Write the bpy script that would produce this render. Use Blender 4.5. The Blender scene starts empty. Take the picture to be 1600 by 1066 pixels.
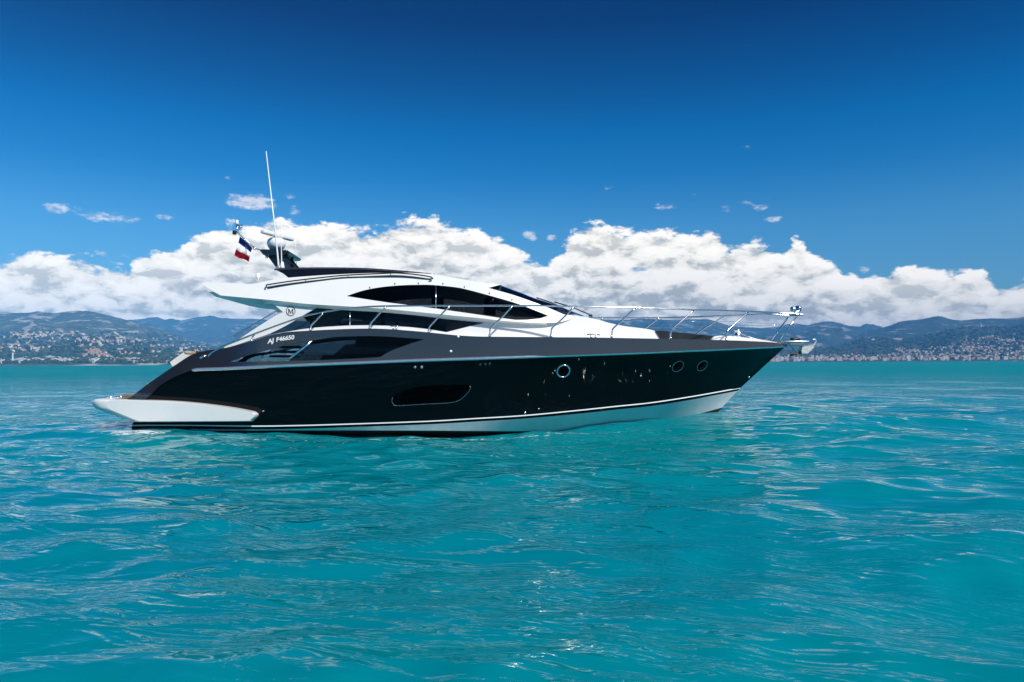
import bpy, bmesh, math, random
import numpy as np
from mathutils import Vector, Matrix
from mathutils.bvhtree import BVHTree
from mathutils.geometry import delaunay_2d_cdt

sc = bpy.context.scene
col = sc.collection
R = math.radians

# ------------------------------------------------------------------ camera
CAM_H = 1.55
YAW, PITCH, ROLL = R(-4.0), R(1.718), R(-0.25)
FPX = 1150.0
CAM = Vector((-2.25 * 0 - 16.6 * math.sin(R(4)), -2.25 - 16.6 * math.cos(R(4)), CAM_H))
camd = bpy.data.cameras.new("Camera")
camd.sensor_width = 36.0
camd.lens = FPX / 1600 * 36.0
camd.clip_start = 0.05
camd.clip_end = 80000
cam = bpy.data.objects.new("Camera", camd)
MROT = Matrix.Rotation(YAW, 3, 'Z') @ Matrix.Rotation(math.pi / 2 + PITCH, 3, 'X') @ Matrix.Rotation(ROLL, 3, 'Z')
cam.matrix_world = Matrix.Translation(CAM) @ MROT.to_4x4()
col.objects.link(cam)
sc.camera = cam
FWD = Vector((math.sin(-YAW), math.cos(-YAW), 0))
RGT = Vector((math.cos(-YAW), -math.sin(-YAW), 0))
HY = lambda px: 567.5 - (px - 800) * math.tan(-ROLL)      # horizon row of the photograph

# ------------------------------------------------------------------ exposure
sc.view_settings.view_transform = 'Standard'
sc.view_settings.look = 'None'
sc.view_settings.exposure = 0.15
sc.view_settings.gamma = 1.0

sc.cycles.use_adaptive_sampling = True
sc.cycles.adaptive_threshold = 0.008
sc.cycles.use_denoising = True
sc.cycles.denoising_input_passes = 'RGB_ALBEDO_NORMAL'
sc.cycles.denoising_prefilter = 'ACCURATE'
sc.cycles.max_bounces = 8
sc.cycles.diffuse_bounces = 2
sc.cycles.glossy_bounces = 4
sc.cycles.transparent_max_bounces = 8
sc.cycles.volume_bounces = 1
sc.cycles.caustics_reflective = False
sc.cycles.caustics_refractive = False

# ------------------------------------------------------------------ sun
SUN_EL, SUN_AZ = R(45), R(137)            # azimuth clockwise from +Y: behind the camera, to the right
sd = bpy.data.lights.new("Sun", 'SUN')
sd.energy = 4.6
sd.angle = R(0.5)
sd.color = (1.0, 0.965, 0.91)
sun = bpy.data.objects.new("Sun", sd)
sdir = Vector((math.sin(SUN_AZ) * math.cos(SUN_EL), math.cos(SUN_AZ) * math.cos(SUN_EL), math.sin(SUN_EL)))
sun.rotation_euler = sdir.to_track_quat('Z', 'Y').to_euler()
sun.location = (0, -20, 40)
col.objects.link(sun)

# ------------------------------------------------------------------ node helper
class NT:
    def __init__(self, tree):
        self.t = tree
        self.n = tree.nodes
        self.l = tree.links
    def new(self, typ, **kw):
        nd = self.n.new(typ)
        for k, v in kw.items():
            setattr(nd, k, v)
        return nd
    def put(self, sock, v):
        if isinstance(v, bpy.types.NodeSocket):
            self.l.new(v, sock)
        elif v is not None:
            if hasattr(sock.default_value, '__len__') and not hasattr(v, '__len__'):
                v = (v,) * len(sock.default_value)
            if hasattr(v, '__len__') and len(v) == 3 and len(sock.default_value) == 4:
                v = (*v, 1)
            sock.default_value = v
    def m(self, op, a, b=None, c=None, clamp=False):
        nd = self.new('ShaderNodeMath', operation=op, use_clamp=clamp)
        for i, v in enumerate((a, b, c)):
            if v is not None:
                self.put(nd.inputs[i], v)
        return nd.outputs[0]
    def vm(self, op, a, b=None, out=0):
        nd = self.new('ShaderNodeVectorMath', operation=op)
        self.put(nd.inputs[0], a)
        if b is not None:
            self.put(nd.inputs[1], b)
        return nd.outputs[out]
    def xyz(self, x, y, z=0.0):
        nd = self.new('ShaderNodeCombineXYZ')
        for i, v in enumerate((x, y, z)):
            self.put(nd.inputs[i], v)
        return nd.outputs[0]
    def sep(self, v):
        nd = self.new('ShaderNodeSeparateXYZ')
        self.l.new(v, nd.inputs[0])
        return nd.outputs
    def noise(self, vec, scale=1.0, detail=4.0, rough=0.5, dist=0.0, lac=2.0, typ='FBM', dim='3D'):
        nd = self.new('ShaderNodeTexNoise', noise_dimensions=dim)
        try:
            nd.noise_type = typ
            nd.normalize = True
        except Exception:
            pass
        self.put(nd.inputs['Vector'], vec)
        for k, v in (('Scale', scale), ('Detail', detail), ('Roughness', rough), ('Distortion', dist), ('Lacunarity', lac)):
            self.put(nd.inputs[k], v)
        return nd.outputs[0]
    def mr(self, v, a, b, c=0.0, d=1.0, smooth=True):
        nd = self.new('ShaderNodeMapRange', interpolation_type='SMOOTHSTEP' if smooth else 'LINEAR')
        for i, x in enumerate((v, a, b, c, d)):
            self.put(nd.inputs[i], x)
        return nd.outputs[0]
    def mix(self, f, a, b, blend='MIX'):
        nd = self.new('ShaderNodeMix', data_type='RGBA', blend_type=blend)
        self.put(nd.inputs[0], f)
        self.put(nd.inputs[6], a)
        self.put(nd.inputs[7], b)
        return nd.outputs[2]
    def ramp(self, f, stops, interp='LINEAR'):
        nd = self.new('ShaderNodeValToRGB')
        cr = nd.color_ramp
        cr.interpolation = interp
        while len(cr.elements) > 1:
            cr.elements.remove(cr.elements[-1])
        cr.elements[0].position = stops[0][0]
        cr.elements[0].color = (*stops[0][1], 1)
        for p, c in stops[1:]:
            e = cr.elements.new(p)
            e.color = (*c, 1)
        self.put(nd.inputs[0], f)
        return nd.outputs[0]
    def curve(self, x, pts):
        nd = self.new('ShaderNodeFloatCurve')
        cv = nd.mapping.curves[0]
        nd.mapping.use_clip = False
        while len(cv.points) > 2:
            cv.points.remove(cv.points[1])
        cv.points[0].location = pts[0]
        cv.points[1].location = pts[-1]
        for p in pts[1:-1]:
            cv.points.new(*p)
        for p in cv.points:
            p.handle_type = 'VECTOR'
        nd.mapping.update()
        self.put(nd.inputs['Value'], x)
        return nd.outputs[0]

# ------------------------------------------------------------------ world: Nishita sky and a bank of cumulus
w = bpy.data.worlds.new("World")
sc.world = w
w.use_nodes = True
T = NT(w.node_tree)
T.n.clear()
out = T.new('ShaderNodeOutputWorld')
bg = T.new('ShaderNodeBackground')
SKY_S = 0.1
bg.inputs['Strength'].default_value = SKY_S
T.l.new(bg.outputs[0], out.inputs[0])
sky = T.new('ShaderNodeTexSky', sky_type='NISHITA')
sky.sun_disc = False
sky.sun_elevation = SUN_EL
sky.sun_rotation = SUN_AZ
sky.altitude = 0
sky.air_density = 1.0
sky.dust_density = 0.35
sky.ozone_density = 3.0
tc = T.new('ShaderNodeTexCoord')
D = T.vm('NORMALIZE', tc.outputs['Generated'])
dx, dy, dz = T.sep(D)
az = T.m('ARCTAN2', dx, dy)
az = T.m('SUBTRACT', az, R(4.0))
# wrap for looking back
hor = T.m('SQRT', T.m('ADD', T.m('MULTIPLY', dx, dx), T.m('MULTIPLY', dy, dy)))
v = T.m('DIVIDE', dz, T.m('MAXIMUM', hor, 0.001))        # tangent of the elevation

def azv(px, py):
    a = math.atan((px - 800) / FPX)
    return a, (HY(px) - py) / FPX * math.cos(a)

TOP = [(-700,410),(-420,380),(-250,405),(-120,372),(-40,384),(0,386),(47,383),(103,391),(131,399),(175,407),(206,416),(214,398),(226,389),(266,386),(280,392),(292,372),(312,358),
       (350,352),(387,347),(437,342),(506,337),(562,348),(600,349),(640,340),(683,337),(709,352),(745,357),(768,362),(800,378),(824,392),(845,405),(856,408),
       (866,392),(878,375),(894,350),(934,336),(962,353),(994,353),(1037,350),(1080,352),(1112,350),(1137,372),(1160,376),(1186,370),(1205,380),(1224,389),(1234,368),(1244,362),(1256,366),
       (1270,381),(1300,398),(1318,416),(1330,411),(1350,427),(1380,424),(1412,421),(1450,415),(1490,421),(1517,418),(1545,427),(1560,444),(1575,440),(1600,424),(1660,410),(1760,380),(1950,400),(2300,370)]
cpts = [azv(*p) for p in TOP]
# remap azimuth to 0..1 and height to 0..1
A0, A1 = cpts[0][0], cpts[-1][0]
f = T.m('DIVIDE', T.m('SUBTRACT', az, A0), A1 - A0)
# domain warp for cauliflower edges
P3 = T.xyz(T.m('MULTIPLY', az, 1.0), T.m('MULTIPLY', v, 1.35), 0.0)
wn = T.new('ShaderNodeTexNoise', noise_dimensions='2D')
T.put(wn.inputs['Vector'], P3)
T.put(wn.inputs['Scale'], 24.0)
T.put(wn.inputs['Detail'], 6.0)
T.put(wn.inputs['Roughness'], 0.55)
wv = T.vm('SUBTRACT', wn.outputs['Color'], (0.5, 0.5, 0.5))
wx, wy, wz = T.sep(wv)
f2 = T.m('ADD', f, T.m('MULTIPLY', wx, 0.012))
f2 = T.m('MINIMUM', T.m('MAXIMUM', f2, 0.0), 1.0)
top = T.curve(f2, [((a - A0) / (A1 - A0), b * 3.0) for a, b in cpts])
top = T.m('DIVIDE', top, 3.0)

def cloud_h(off_v=0.0, off_a=0.0):
    """height field of the cloud bank seen at this direction"""
    p = T.vm('ADD', P3, T.xyz(off_a, off_v, 0.0))
    p = T.vm('ADD', p, T.vm('MULTIPLY', wv, (0.030, 0.022, 0.0)))
    p = T.vm('MULTIPLY', p, (0.85, 1.35, 1.0))
    big = T.noise(p, 9.0, 2.0, 0.5, dim='2D')
    mid = T.new('ShaderNodeTexVoronoi', feature='F1', voronoi_dimensions='2D')
    T.put(mid.inputs['Vector'], p)
    T.put(mid.inputs['Scale'], 25.0)
    T.put(mid.inputs['Detail'], 3.0)
    T.put(mid.inputs['Roughness'], 0.56)
    h = T.m('MULTIPLY', big, 1.5)
    return T.m('SUBTRACT', h, T.m('MULTIPLY', mid.outputs['Distance'], 0.80))

fine = T.noise(T.vm('MULTIPLY', P3, (0.8, 1.15, 1.0)), 58.0, 7.0, 0.62, dim='2D')
h0 = cloud_h()
h1 = cloud_h(0.019, 0.008)
edge = T.m('ADD', T.m('SUBTRACT', top, v), T.m('MULTIPLY', T.m('SUBTRACT', h0, 0.36), 0.020))
edge = T.m('ADD', edge, T.m('MULTIPLY', T.m('SUBTRACT', fine, 0.5), 0.026))
cov = T.mr(edge, -0.0032, 0.0068)
# thin gaps of blue deep in the bank
gapn = T.noise(T.xyz(T.m('MULTIPLY', az, 1.0), T.m('MULTIPLY', v, 2.4), 4.1), 7.0, 5.0, 0.55)
gap = T.mr(gapn, 0.325, 0.28)
cov = T.m('MULTIPLY', cov, T.m('SUBTRACT', 1.0, T.m('MULTIPLY', gap, 0.75)))

# small free puffs
PUFFS = [(390,315,34,11,1.0),(450,306,13,6,.55),(459,328,12,8,.6),(82,325,20,7,.7),(165,338,36,9,.6),(120,328,20,6,.35),(260,340,14,5,.55),(222,348,8,4,.4),(352,277,7,3,.35),
         (1041,321,15,5,.8),(1087,302,8,5,.3),(1140,325,11,5,.6),(1172,314,12,5,.6),(1190,322,13,6,.65),(1198,308,5,3,.5),(1212,341,18,5,.7),(1172,228,14,5,.45),(950,290,12,4,.3),
         (832,367,13,7,.9),(865,370,10,5,.7),(155,394,14,6,.6),(190,400,12,5,.45),(1352,421,10,5,.5),(252,366,6,4,.3),(610,352,20,5,.5),(1700,330,30,9,.8),(-90,330,40,10,.8)]
pacc = None
pn = T.noise(T.xyz(az, T.m('MULTIPLY', v, 2.2), 1.7), 75.0, 4.0, 0.62)
for (px, py, rx, ry, st) in PUFFS:
    a, b = azv(px, py)
    ex = T.m('DIVIDE', T.m('SUBTRACT', T.m('ADD', az, T.m('MULTIPLY', wx, 0.022)), a), rx / FPX * 1.25)
    ey = T.m('DIVIDE', T.m('SUBTRACT', T.m('ADD', v, T.m('MULTIPLY', wy, 0.012)), b), ry / FPX * 1.35)
    g = T.m('SUBTRACT', 1.0, T.m('ADD', T.m('MULTIPLY', ex, ex), T.m('MULTIPLY', ey, ey)))
    g = T.m('MULTIPLY', T.m('MAXIMUM', g, 0.0), st)
    pacc = g if pacc is None else T.m('MAXIMUM', pacc, g)
pd = T.m('MULTIPLY', T.mr(T.m('ADD', pacc, T.m('MULTIPLY', T.m('SUBTRACT', pn, 0.5), 1.6)), 0.28, 0.95), T.mr(pacc, 0.0, 0.35))

# brightness of the cloud: relief towards the light and the thickness towards the base
midn = T.noise(T.vm('ADD', T.vm('MULTIPLY', P3, (0.75, 1.3, 1.0)), T.vm('MULTIPLY', wv, (0.03, 0.03, 0.0))), 24.0, 4.0, 0.6, dim='2D')
rel = T.m('ADD', T.m('SUBTRACT', h0, h1), T.m('MULTIPLY', T.m('SUBTRACT', fine, 0.5), 0.70))
rel = T.m('ADD', rel, T.m('MULTIPLY', T.m('SUBTRACT', midn, 0.5), 0.45))
lit = T.mr(rel, -0.46, 0.36, 0.0, 1.0, smooth=False)
depth = T.m('DIVIDE', T.m('SUBTRACT', top, v), 0.13)
rim = T.mr(depth, 0.0, 0.75, 1.0, 0.0)
lum = T.m('ADD', T.m('MULTIPLY', lit, 0.74), T.m('MULTIPLY', rim, 0.28))
cc = T.ramp(lum, [(0.0, (0.49, 0.48, 0.43)), (0.18, (0.64, 0.625, 0.555)), (0.36, (0.86, 0.825, 0.73)), (0.56, (1.07, 1.01, 0.89)), (1.0, (1.26, 1.18, 1.05))])
pc = T.mix(T.mr(pn, 0.35, 0.65), (0.50, 0.56, 0.66), (0.95, 0.93, 0.92))
# clear sky: the Nishita colour, deepened with height as through a polariser
elev = T.m('DIVIDE', v, 0.6)
tint = T.ramp(elev, [(0.0, (0.50, 0.72, 0.80)), (0.30, (0.24, 0.70, 0.98)), (0.42, (0.05, 0.55, 0.92)), (0.52, (0.0, 0.47, 0.86)), (0.62, (0.0, 0.31, 0.64)), (0.78, (0.0, 0.14, 0.40)), (1.0, (0.0, 0.11, 0.34))])
w.cycles.sampling_method = 'MANUAL'
w.cycles.sample_map_resolution = 256
tint = T.mix(T.mr(v, 0.7, 2.2), tint, (0.12, 0.30, 0.58))
skyc = T.mix(1.0, sky.outputs[0], tint, 'MULTIPLY')
cs = T.vm('SCALE', cc)
csn = cs.node
csn.inputs['Scale'].default_value = 1.0 / SKY_S
ps = T.vm('SCALE', pc)
ps.node.inputs['Scale'].default_value = 1.0 / SKY_S
s1 = T.mix(T.m('MULTIPLY', pd, 0.72), skyc, ps)
s2 = T.mix(cov, s1, cs)
T.l.new(s2, bg.inputs['Color'])

# ------------------------------------------------------------------ object helpers
def tag(o, label=None, cat=None, group=None, kind=None):
    if label: o['label'] = label
    if cat: o['category'] = cat
    if group: o['group'] = group
    if kind: o['kind'] = kind
    return o

def mesh_obj(name, verts, faces, mat=None, parent=None, smooth=True, mats=None, midx=None):
    me = bpy.data.meshes.new(name)
    me.from_pydata([tuple(p) for p in verts], [], [tuple(q) for q in faces])
    me.update()
    if mats:
        for mm in mats: me.materials.append(mm)
        if midx is not None:
            me.polygons.foreach_set('material_index', midx)
    elif mat:
        me.materials.append(mat)
    if smooth:
        me.polygons.foreach_set('use_smooth', [True] * len(me.polygons))
    o = bpy.data.objects.new(name, me)
    col.objects.link(o)
    if parent is not None:
        o.parent = parent
    return o

def grid_obj(name, X, Y, Z, mat, smooth=True):
    """regular grid from 2-D arrays, quick path"""
    ny, nx = X.shape
    me = bpy.data.meshes.new(name)
    n = nx * ny
    me.vertices.add(n)
    me.vertices.foreach_set('co', np.stack([X, Y, Z], -1).astype(np.float32).ravel())
    i = np.arange(n).reshape(ny, nx)
    q = np.stack([i[:-1, :-1], i[:-1, 1:], i[1:, 1:], i[1:, :-1]], -1).reshape(-1, 4)
    me.loops.add(q.size)
    me.loops.foreach_set('vertex_index', q.ravel().astype(np.int32))
    me.polygons.add(len(q))
    me.polygons.foreach_set('loop_start', (np.arange(len(q)) * 4).astype(np.int32))
    me.polygons.foreach_set('loop_total', np.full(len(q), 4, np.int32))
    me.update(calc_edges=True)
    me.validate()
    if smooth:
        me.polygons.foreach_set('use_smooth', [True] * len(me.polygons))
    me.materials.append(mat)
    o = bpy.data.objects.new(name, me)
    col.objects.link(o)
    return o

def new_mat(name):
    m = bpy.data.materials.new(name)
    m.use_nodes = True
    t = NT(m.node_tree)
    b = t.n['Principled BSDF']
    return m, t, b

def simple(name, color, rough=0.4, metal=0.0, coat=0.0, spec=0.5, vary=0.0, vscale=6.0, bump=0.0, rvary=0.15):
    m, t, b = new_mat(name)
    b.inputs['Base Color'].default_value = (*color, 1)
    b.inputs['Roughness'].default_value = rough
    b.inputs['Metallic'].default_value = metal
    b.inputs['Coat Weight'].default_value = coat
    b.inputs['Coat Roughness'].default_value = 0.03
    b.inputs['Specular IOR Level'].default_value = spec
    g = t.new('ShaderNodeTexCoord').outputs['Object']
    nn = t.noise(g, vscale, 5.0, 0.6)
    if vary:
        c = t.mix(t.mr(nn, 0.3, 0.7), tuple(x * (1 - vary) for x in color), tuple(min(1, x * (1 + vary)) for x in color))
        t.l.new(c, b.inputs['Base Color'])
    t.l.new(t.mr(nn, 0.3, 0.7, rough * (1 - rvary), rough * (1 + rvary)), b.inputs['Roughness'])
    if bump:
        bp = t.new('ShaderNodeBump')
        bp.inputs['Strength'].default_value = bump
        bp.inputs['Distance'].default_value = 0.01
        t.l.new(t.noise(g, vscale * 20, 3.0), bp.inputs['Height'])
        t.l.new(bp.outputs[0], b.inputs['Normal'])
    return m

# value noise in numpy ------------------------------------------------
def _hash(ix, iy, s):
    n = (ix * 374761393 + iy * 668265263 + s * 1442695041) & 0xFFFFFFFF
    n = ((n ^ (n >> 13)) * 1274126177) & 0xFFFFFFFF
    n = n ^ (n >> 16)
    return (n & 0xFFFFFF) / float(0xFFFFFF)

def vnoise(x, y, s=0):
    ix = np.floor(x).astype(np.int64); iy = np.floor(y).astype(np.int64)
    fx = x - ix; fy = y - iy
    u = fx * fx * fx * (fx * (fx * 6 - 15) + 10); w_ = fy * fy * fy * (fy * (fy * 6 - 15) + 10)
    a = _hash(ix, iy, s); b = _hash(ix + 1, iy, s); c = _hash(ix, iy + 1, s); d = _hash(ix + 1, iy + 1, s)
    return (a * (1 - u) + b * u) * (1 - w_) + (c * (1 - u) + d * u) * w_

def fbm(x, y, octs=5, s=0, rough=0.5, ridge=False):
    t = 0; a = 1.0; n = 0
    for k in range(octs):
        q = vnoise(x * 2 ** k + 17.3 * k, y * 2 ** k - 9.1 * k, s + k)
        if ridge: q = 1 - abs(2 * q - 1)
        t = t + a * q; n += a; a *= rough
    return t / n

# ------------------------------------------------------------------ the sea
def build_sea():
    rng = np.random.default_rng(11)
    H = CAM_H
    fp = FPX * 0.64
    rs = [0.5]
    while rs[-1] < 9500:
        r = rs[-1]
        dr = max(0.035, min(r * r / (H * fp) * 0.62, r * 0.07))
        rs.append(r + dr)
    rs = np.array(rs)
    a = R(4.0)
    th = np.concatenate([np.linspace(a - math.pi, a - R(42), 120)[:-1], np.linspace(a - R(42), a + R(42), 900), np.linspace(a + R(42), a + math.pi, 120)[1:]])
    rr, tt = np.meshgrid(rs, th, indexing='ij')
    X = CAM.x + rr * np.sin(tt); Y = CAM.y + rr * np.cos(tt)
    drr = np.gradient(rs)[:, None] * np.ones_like(rr)
    Z = np.zeros_like(X); DX = np.zeros_like(X); DY = np.zeros_like(X)
    wind = R(205)
    N = 110
    lam = np.exp(np.linspace(math.log(0.55), math.log(11.0), N)) * rng.uniform(0.94, 1.06, N)
    x32 = X.astype(np.float32); y32 = Y.astype(np.float32)
    for L in lam:
        k = 2 * math.pi / L
        spread = 0.75 if L < 3 else 0.38
        d = wind + rng.normal(0, spread)
        kx, ky = math.sin(d) * k, math.cos(d) * k
        amp = 0.0030 * (L ** 0.6) * rng.uniform(0.5, 1.5)
        ph = rng.uniform(0, 2 * math.pi)
        att = np.clip(L / (2.2 * drr) - 0.9, 0, 1).astype(np.float32)
        arg = (kx * x32 + ky * y32 + ph)
        s_, c_ = np.sin(arg), np.cos(arg)
        Z += amp * att * s_
        q = 0.75
        DX += q * amp * att * math.sin(d) * c_
        DY += q * amp * att * math.cos(d) * c_
    # the boat lies in a slight trough with the bow on the next crest
    Z += 0.30 * np.exp(-((X - 7.0) / 3.2) ** 2 - ((Y + 0.0) / 5.0) ** 2)
    Z += 0.08 * np.exp(-((X + 8.4) / 2.6) ** 2 - ((Y + 1.0) / 4.0) ** 2)
    Z += -0.05 * np.exp(-((X + 1.0) / 4.0) ** 2 - ((Y + 1.0) / 5.0) ** 2)
    fade = np.clip((rr - 1.2) / 2.0, 0.15, 1)
    Z *= fade
    o = grid_obj('sea_water', X + DX, Y + DY, Z, water_mat(), True)
    tag(o, 'turquoise rippled sea around the yacht', kind='structure')
    return o

def water_mat():
    m, t, b = new_mat('sea_water')
    g = t.new('ShaderNodeNewGeometry').outputs['Position']
    gx, gy, gz = t.sep(g)
    p2 = t.xyz(gx, gy, 0.0)
    # turbidity patches in the water itself
    big = t.noise(t.vm('MULTIPLY', p2, (0.05, 0.11, 0.0)), 1.0, 4.0, 0.55)
    c = t.mix(t.mr(big, 0.32, 0.68), (0.0, 0.192, 0.250), (0.0, 0.226, 0.260))
    # foam by the stern and along the waterline
    fn = t.noise(t.vm('MULTIPLY', p2, (2.4, 5.0, 0.0)), 1.6, 8.0, 0.68, 0.6)
    ex = t.m('DIVIDE', t.m('ADD', gx, 8.0), 0.9)
    ey = t.m('DIVIDE', t.m('ADD', gy, 2.72), 0.50)
    ff = t.m('SUBTRACT', 1.0, t.m('ADD', t.m('MULTIPLY', ex, ex), t.m('MULTIPLY', ey, ey)), clamp=True)
    foam = t.mr(t.m('ADD', t.m('MULTIPLY', ff, 0.30), fn), 0.69, 0.78)
    foam = t.m('MULTIPLY', foam, t.mr(ff, 0.0, 0.25))
    lx = t.m('DIVIDE', t.m('ADD', gx, 0.6), 3.6)
    ly = t.m('DIVIDE', t.m('ADD', gy, 2.28), 0.26)
    lf = t.m('SUBTRACT', 1.0, t.m('ADD', t.m('MULTIPLY', lx, lx), t.m('MULTIPLY', ly, ly)), clamp=True)
    foam = t.m('MAXIMUM', foam, t.m('MULTIPLY', t.mr(fn, 0.52, 0.62), t.mr(lf, 0.0, 0.35)))
    c = t.mix(foam, c, (0.72, 0.78, 0.78))
    far = t.vm('LENGTH', t.vm('SUBTRACT', g, (CAM.x, CAM.y, 0.0)), out=1)
    t.n.remove(b)
    outm = [q for q in t.n if q.type == 'OUTPUT_MATERIAL'][0]
    dif = t.new('ShaderNodeBsdfDiffuse')
    t.l.new(c, dif.inputs['Color'])
    glo = t.new('ShaderNodeBsdfGlossy')
    glo.inputs['Color'].default_value = (0.93, 0.98, 1.0, 1)
    t.l.new(t.m('ADD', t.mr(far, 20.0, 500.0, 0.03, 0.35, smooth=False), t.m('MULTIPLY', foam, 0.5)), glo.inputs['Roughness'])
    fre = t.new('ShaderNodeFresnel')
    fre.inputs['IOR'].default_value = 1.33
    # part of the mirror image is polarised away; unresolved waves tilt it off at a distance
    kf = t.m('MINIMUM', t.m('MULTIPLY', fre.outputs[0], 0.85), t.mr(far, 8.0, 130.0, 0.68, 0.10, smooth=False))
    mxs = t.new('ShaderNodeMixShader')
    t.l.new(kf, mxs.inputs[0]); t.l.new(dif.outputs[0], mxs.inputs[1]); t.l.new(glo.outputs[0], mxs.inputs[2])
    t.l.new(mxs.outputs[0], outm.inputs['Surface'])
    # ripples: patches of small wavelets between smoother stretches
    patch = t.mr(t.noise(t.vm('MULTIPLY', p2, (0.16, 0.30, 0.0)), 1.0, 4.0, 0.6), 0.38, 0.62)
    rot = t.new('ShaderNodeVectorRotate', rotation_type='Z_AXIS')
    t.put(rot.inputs['Vector'], p2)
    rot.inputs['Angle'].default_value = R(22)
    pr = rot.outputs[0]
    n1 = t.noise(t.vm('MULTIPLY', pr, (0.55, 1.35, 0.0)), 1.0, 2.0, 0.5, 0.4)
    n2 = t.noise(t.vm('MULTIPLY', pr, (1.05, 2.7, 0.0)), 1.0, 2.0, 0.5, 0.8)
    n3 = t.noise(t.vm('MULTIPLY', pr, (3.4, 8.0, 0.0)), 1.0, 2.0, 0.5, 0.6)
    # sharp little crests: fold the noise
    crest = t.m('SUBTRACT', 1.0, t.m('ABSOLUTE', t.m('SUBTRACT', t.m('MULTIPLY', n2, 4.0), 2.0)))
    crest3 = t.m('SUBTRACT', 1.0, t.m('ABSOLUTE', t.m('SUBTRACT', t.m('MULTIPLY', n3, 4.0), 2.0)))
    hgt = t.m('ADD', t.m('MULTIPLY', n1, 0.10), t.m('MULTIPLY', t.m('MULTIPLY', crest, 0.028), t.m('ADD', 0.08, patch)))
    hgt = t.m('ADD', hgt, t.m('MULTIPLY', t.m('MULTIPLY', crest3, 0.0075), t.m('MULTIPLY', patch, t.mr(far, 4.0, 14.0, 1.0, 0.25))))
    # the longer waves of the open sea, too far off for the mesh
    n0 = t.noise(t.vm('MULTIPLY', pr, (0.25, 0.55, 0.0)), 1.0, 3.0, 0.55, 0.4)
    hgt = t.m('ADD', hgt, t.m('MULTIPLY', t.m('MULTIPLY', n0, 0.8), t.mr(far, 25.0, 120.0)))
    bp = t.new('ShaderNodeBump')
    bp.inputs['Strength'].default_value = 1.0
    bp.inputs['Distance'].default_value = 1.0
    t.l.new(hgt, bp.inputs['Height'])
    for nd in (glo, fre):
        t.l.new(bp.outputs[0], nd.inputs['Normal'])
    return m

build_sea()

# ------------------------------------------------------------------ hills and mountains
def fan(px, d):
    """point on the ground plan at picture column px and depth d (arrays)"""
    lat = (px - 800) / FPX * d
    return CAM.x + FWD.x * d + RGT.x * lat, CAM.y + FWD.y * d + RGT.y * lat

def ecurve(pts):
    xs = np.array([p[0] for p in pts], float)
    es = np.array([HY(p[0]) - p[1] for p in pts], float)
    return lambda px: np.interp(px, xs, es)

def hill_mat(name, forest, forest2, rock, rock_amt, scale):
    m, t, b = new_mat(name)
    g = t.new('ShaderNodeNewGeometry')
    p = g.outputs['Position']
    n1 = t.noise(p, scale * 0.9, 8.0, 0.6)
    n2 = t.noise(p, scale * 7, 6.0, 0.65)
    n3 = t.noise(t.vm('MULTIPLY', p, (1.0, 1.0, 4.0)), scale * 2.6, 8.0, 0.62)
    c = t.mix(t.mr(n2, 0.35, 0.65), forest, forest2)
    sl = t.sep(g.outputs['Normal'])[2]
    rk = t.m('MULTIPLY', t.mr(n3, 0.62 - rock_amt, 0.70 - rock_amt), t.mr(n1, 0.42, 0.58))
    c = t.mix(rk, c, rock)
    t.l.new(c, b.inputs['Base Color'])
    b.inputs['Roughness'].default_value = 0.95
    b.inputs['Specular IOR Level'].default_value = 0.1
    return m

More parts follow.
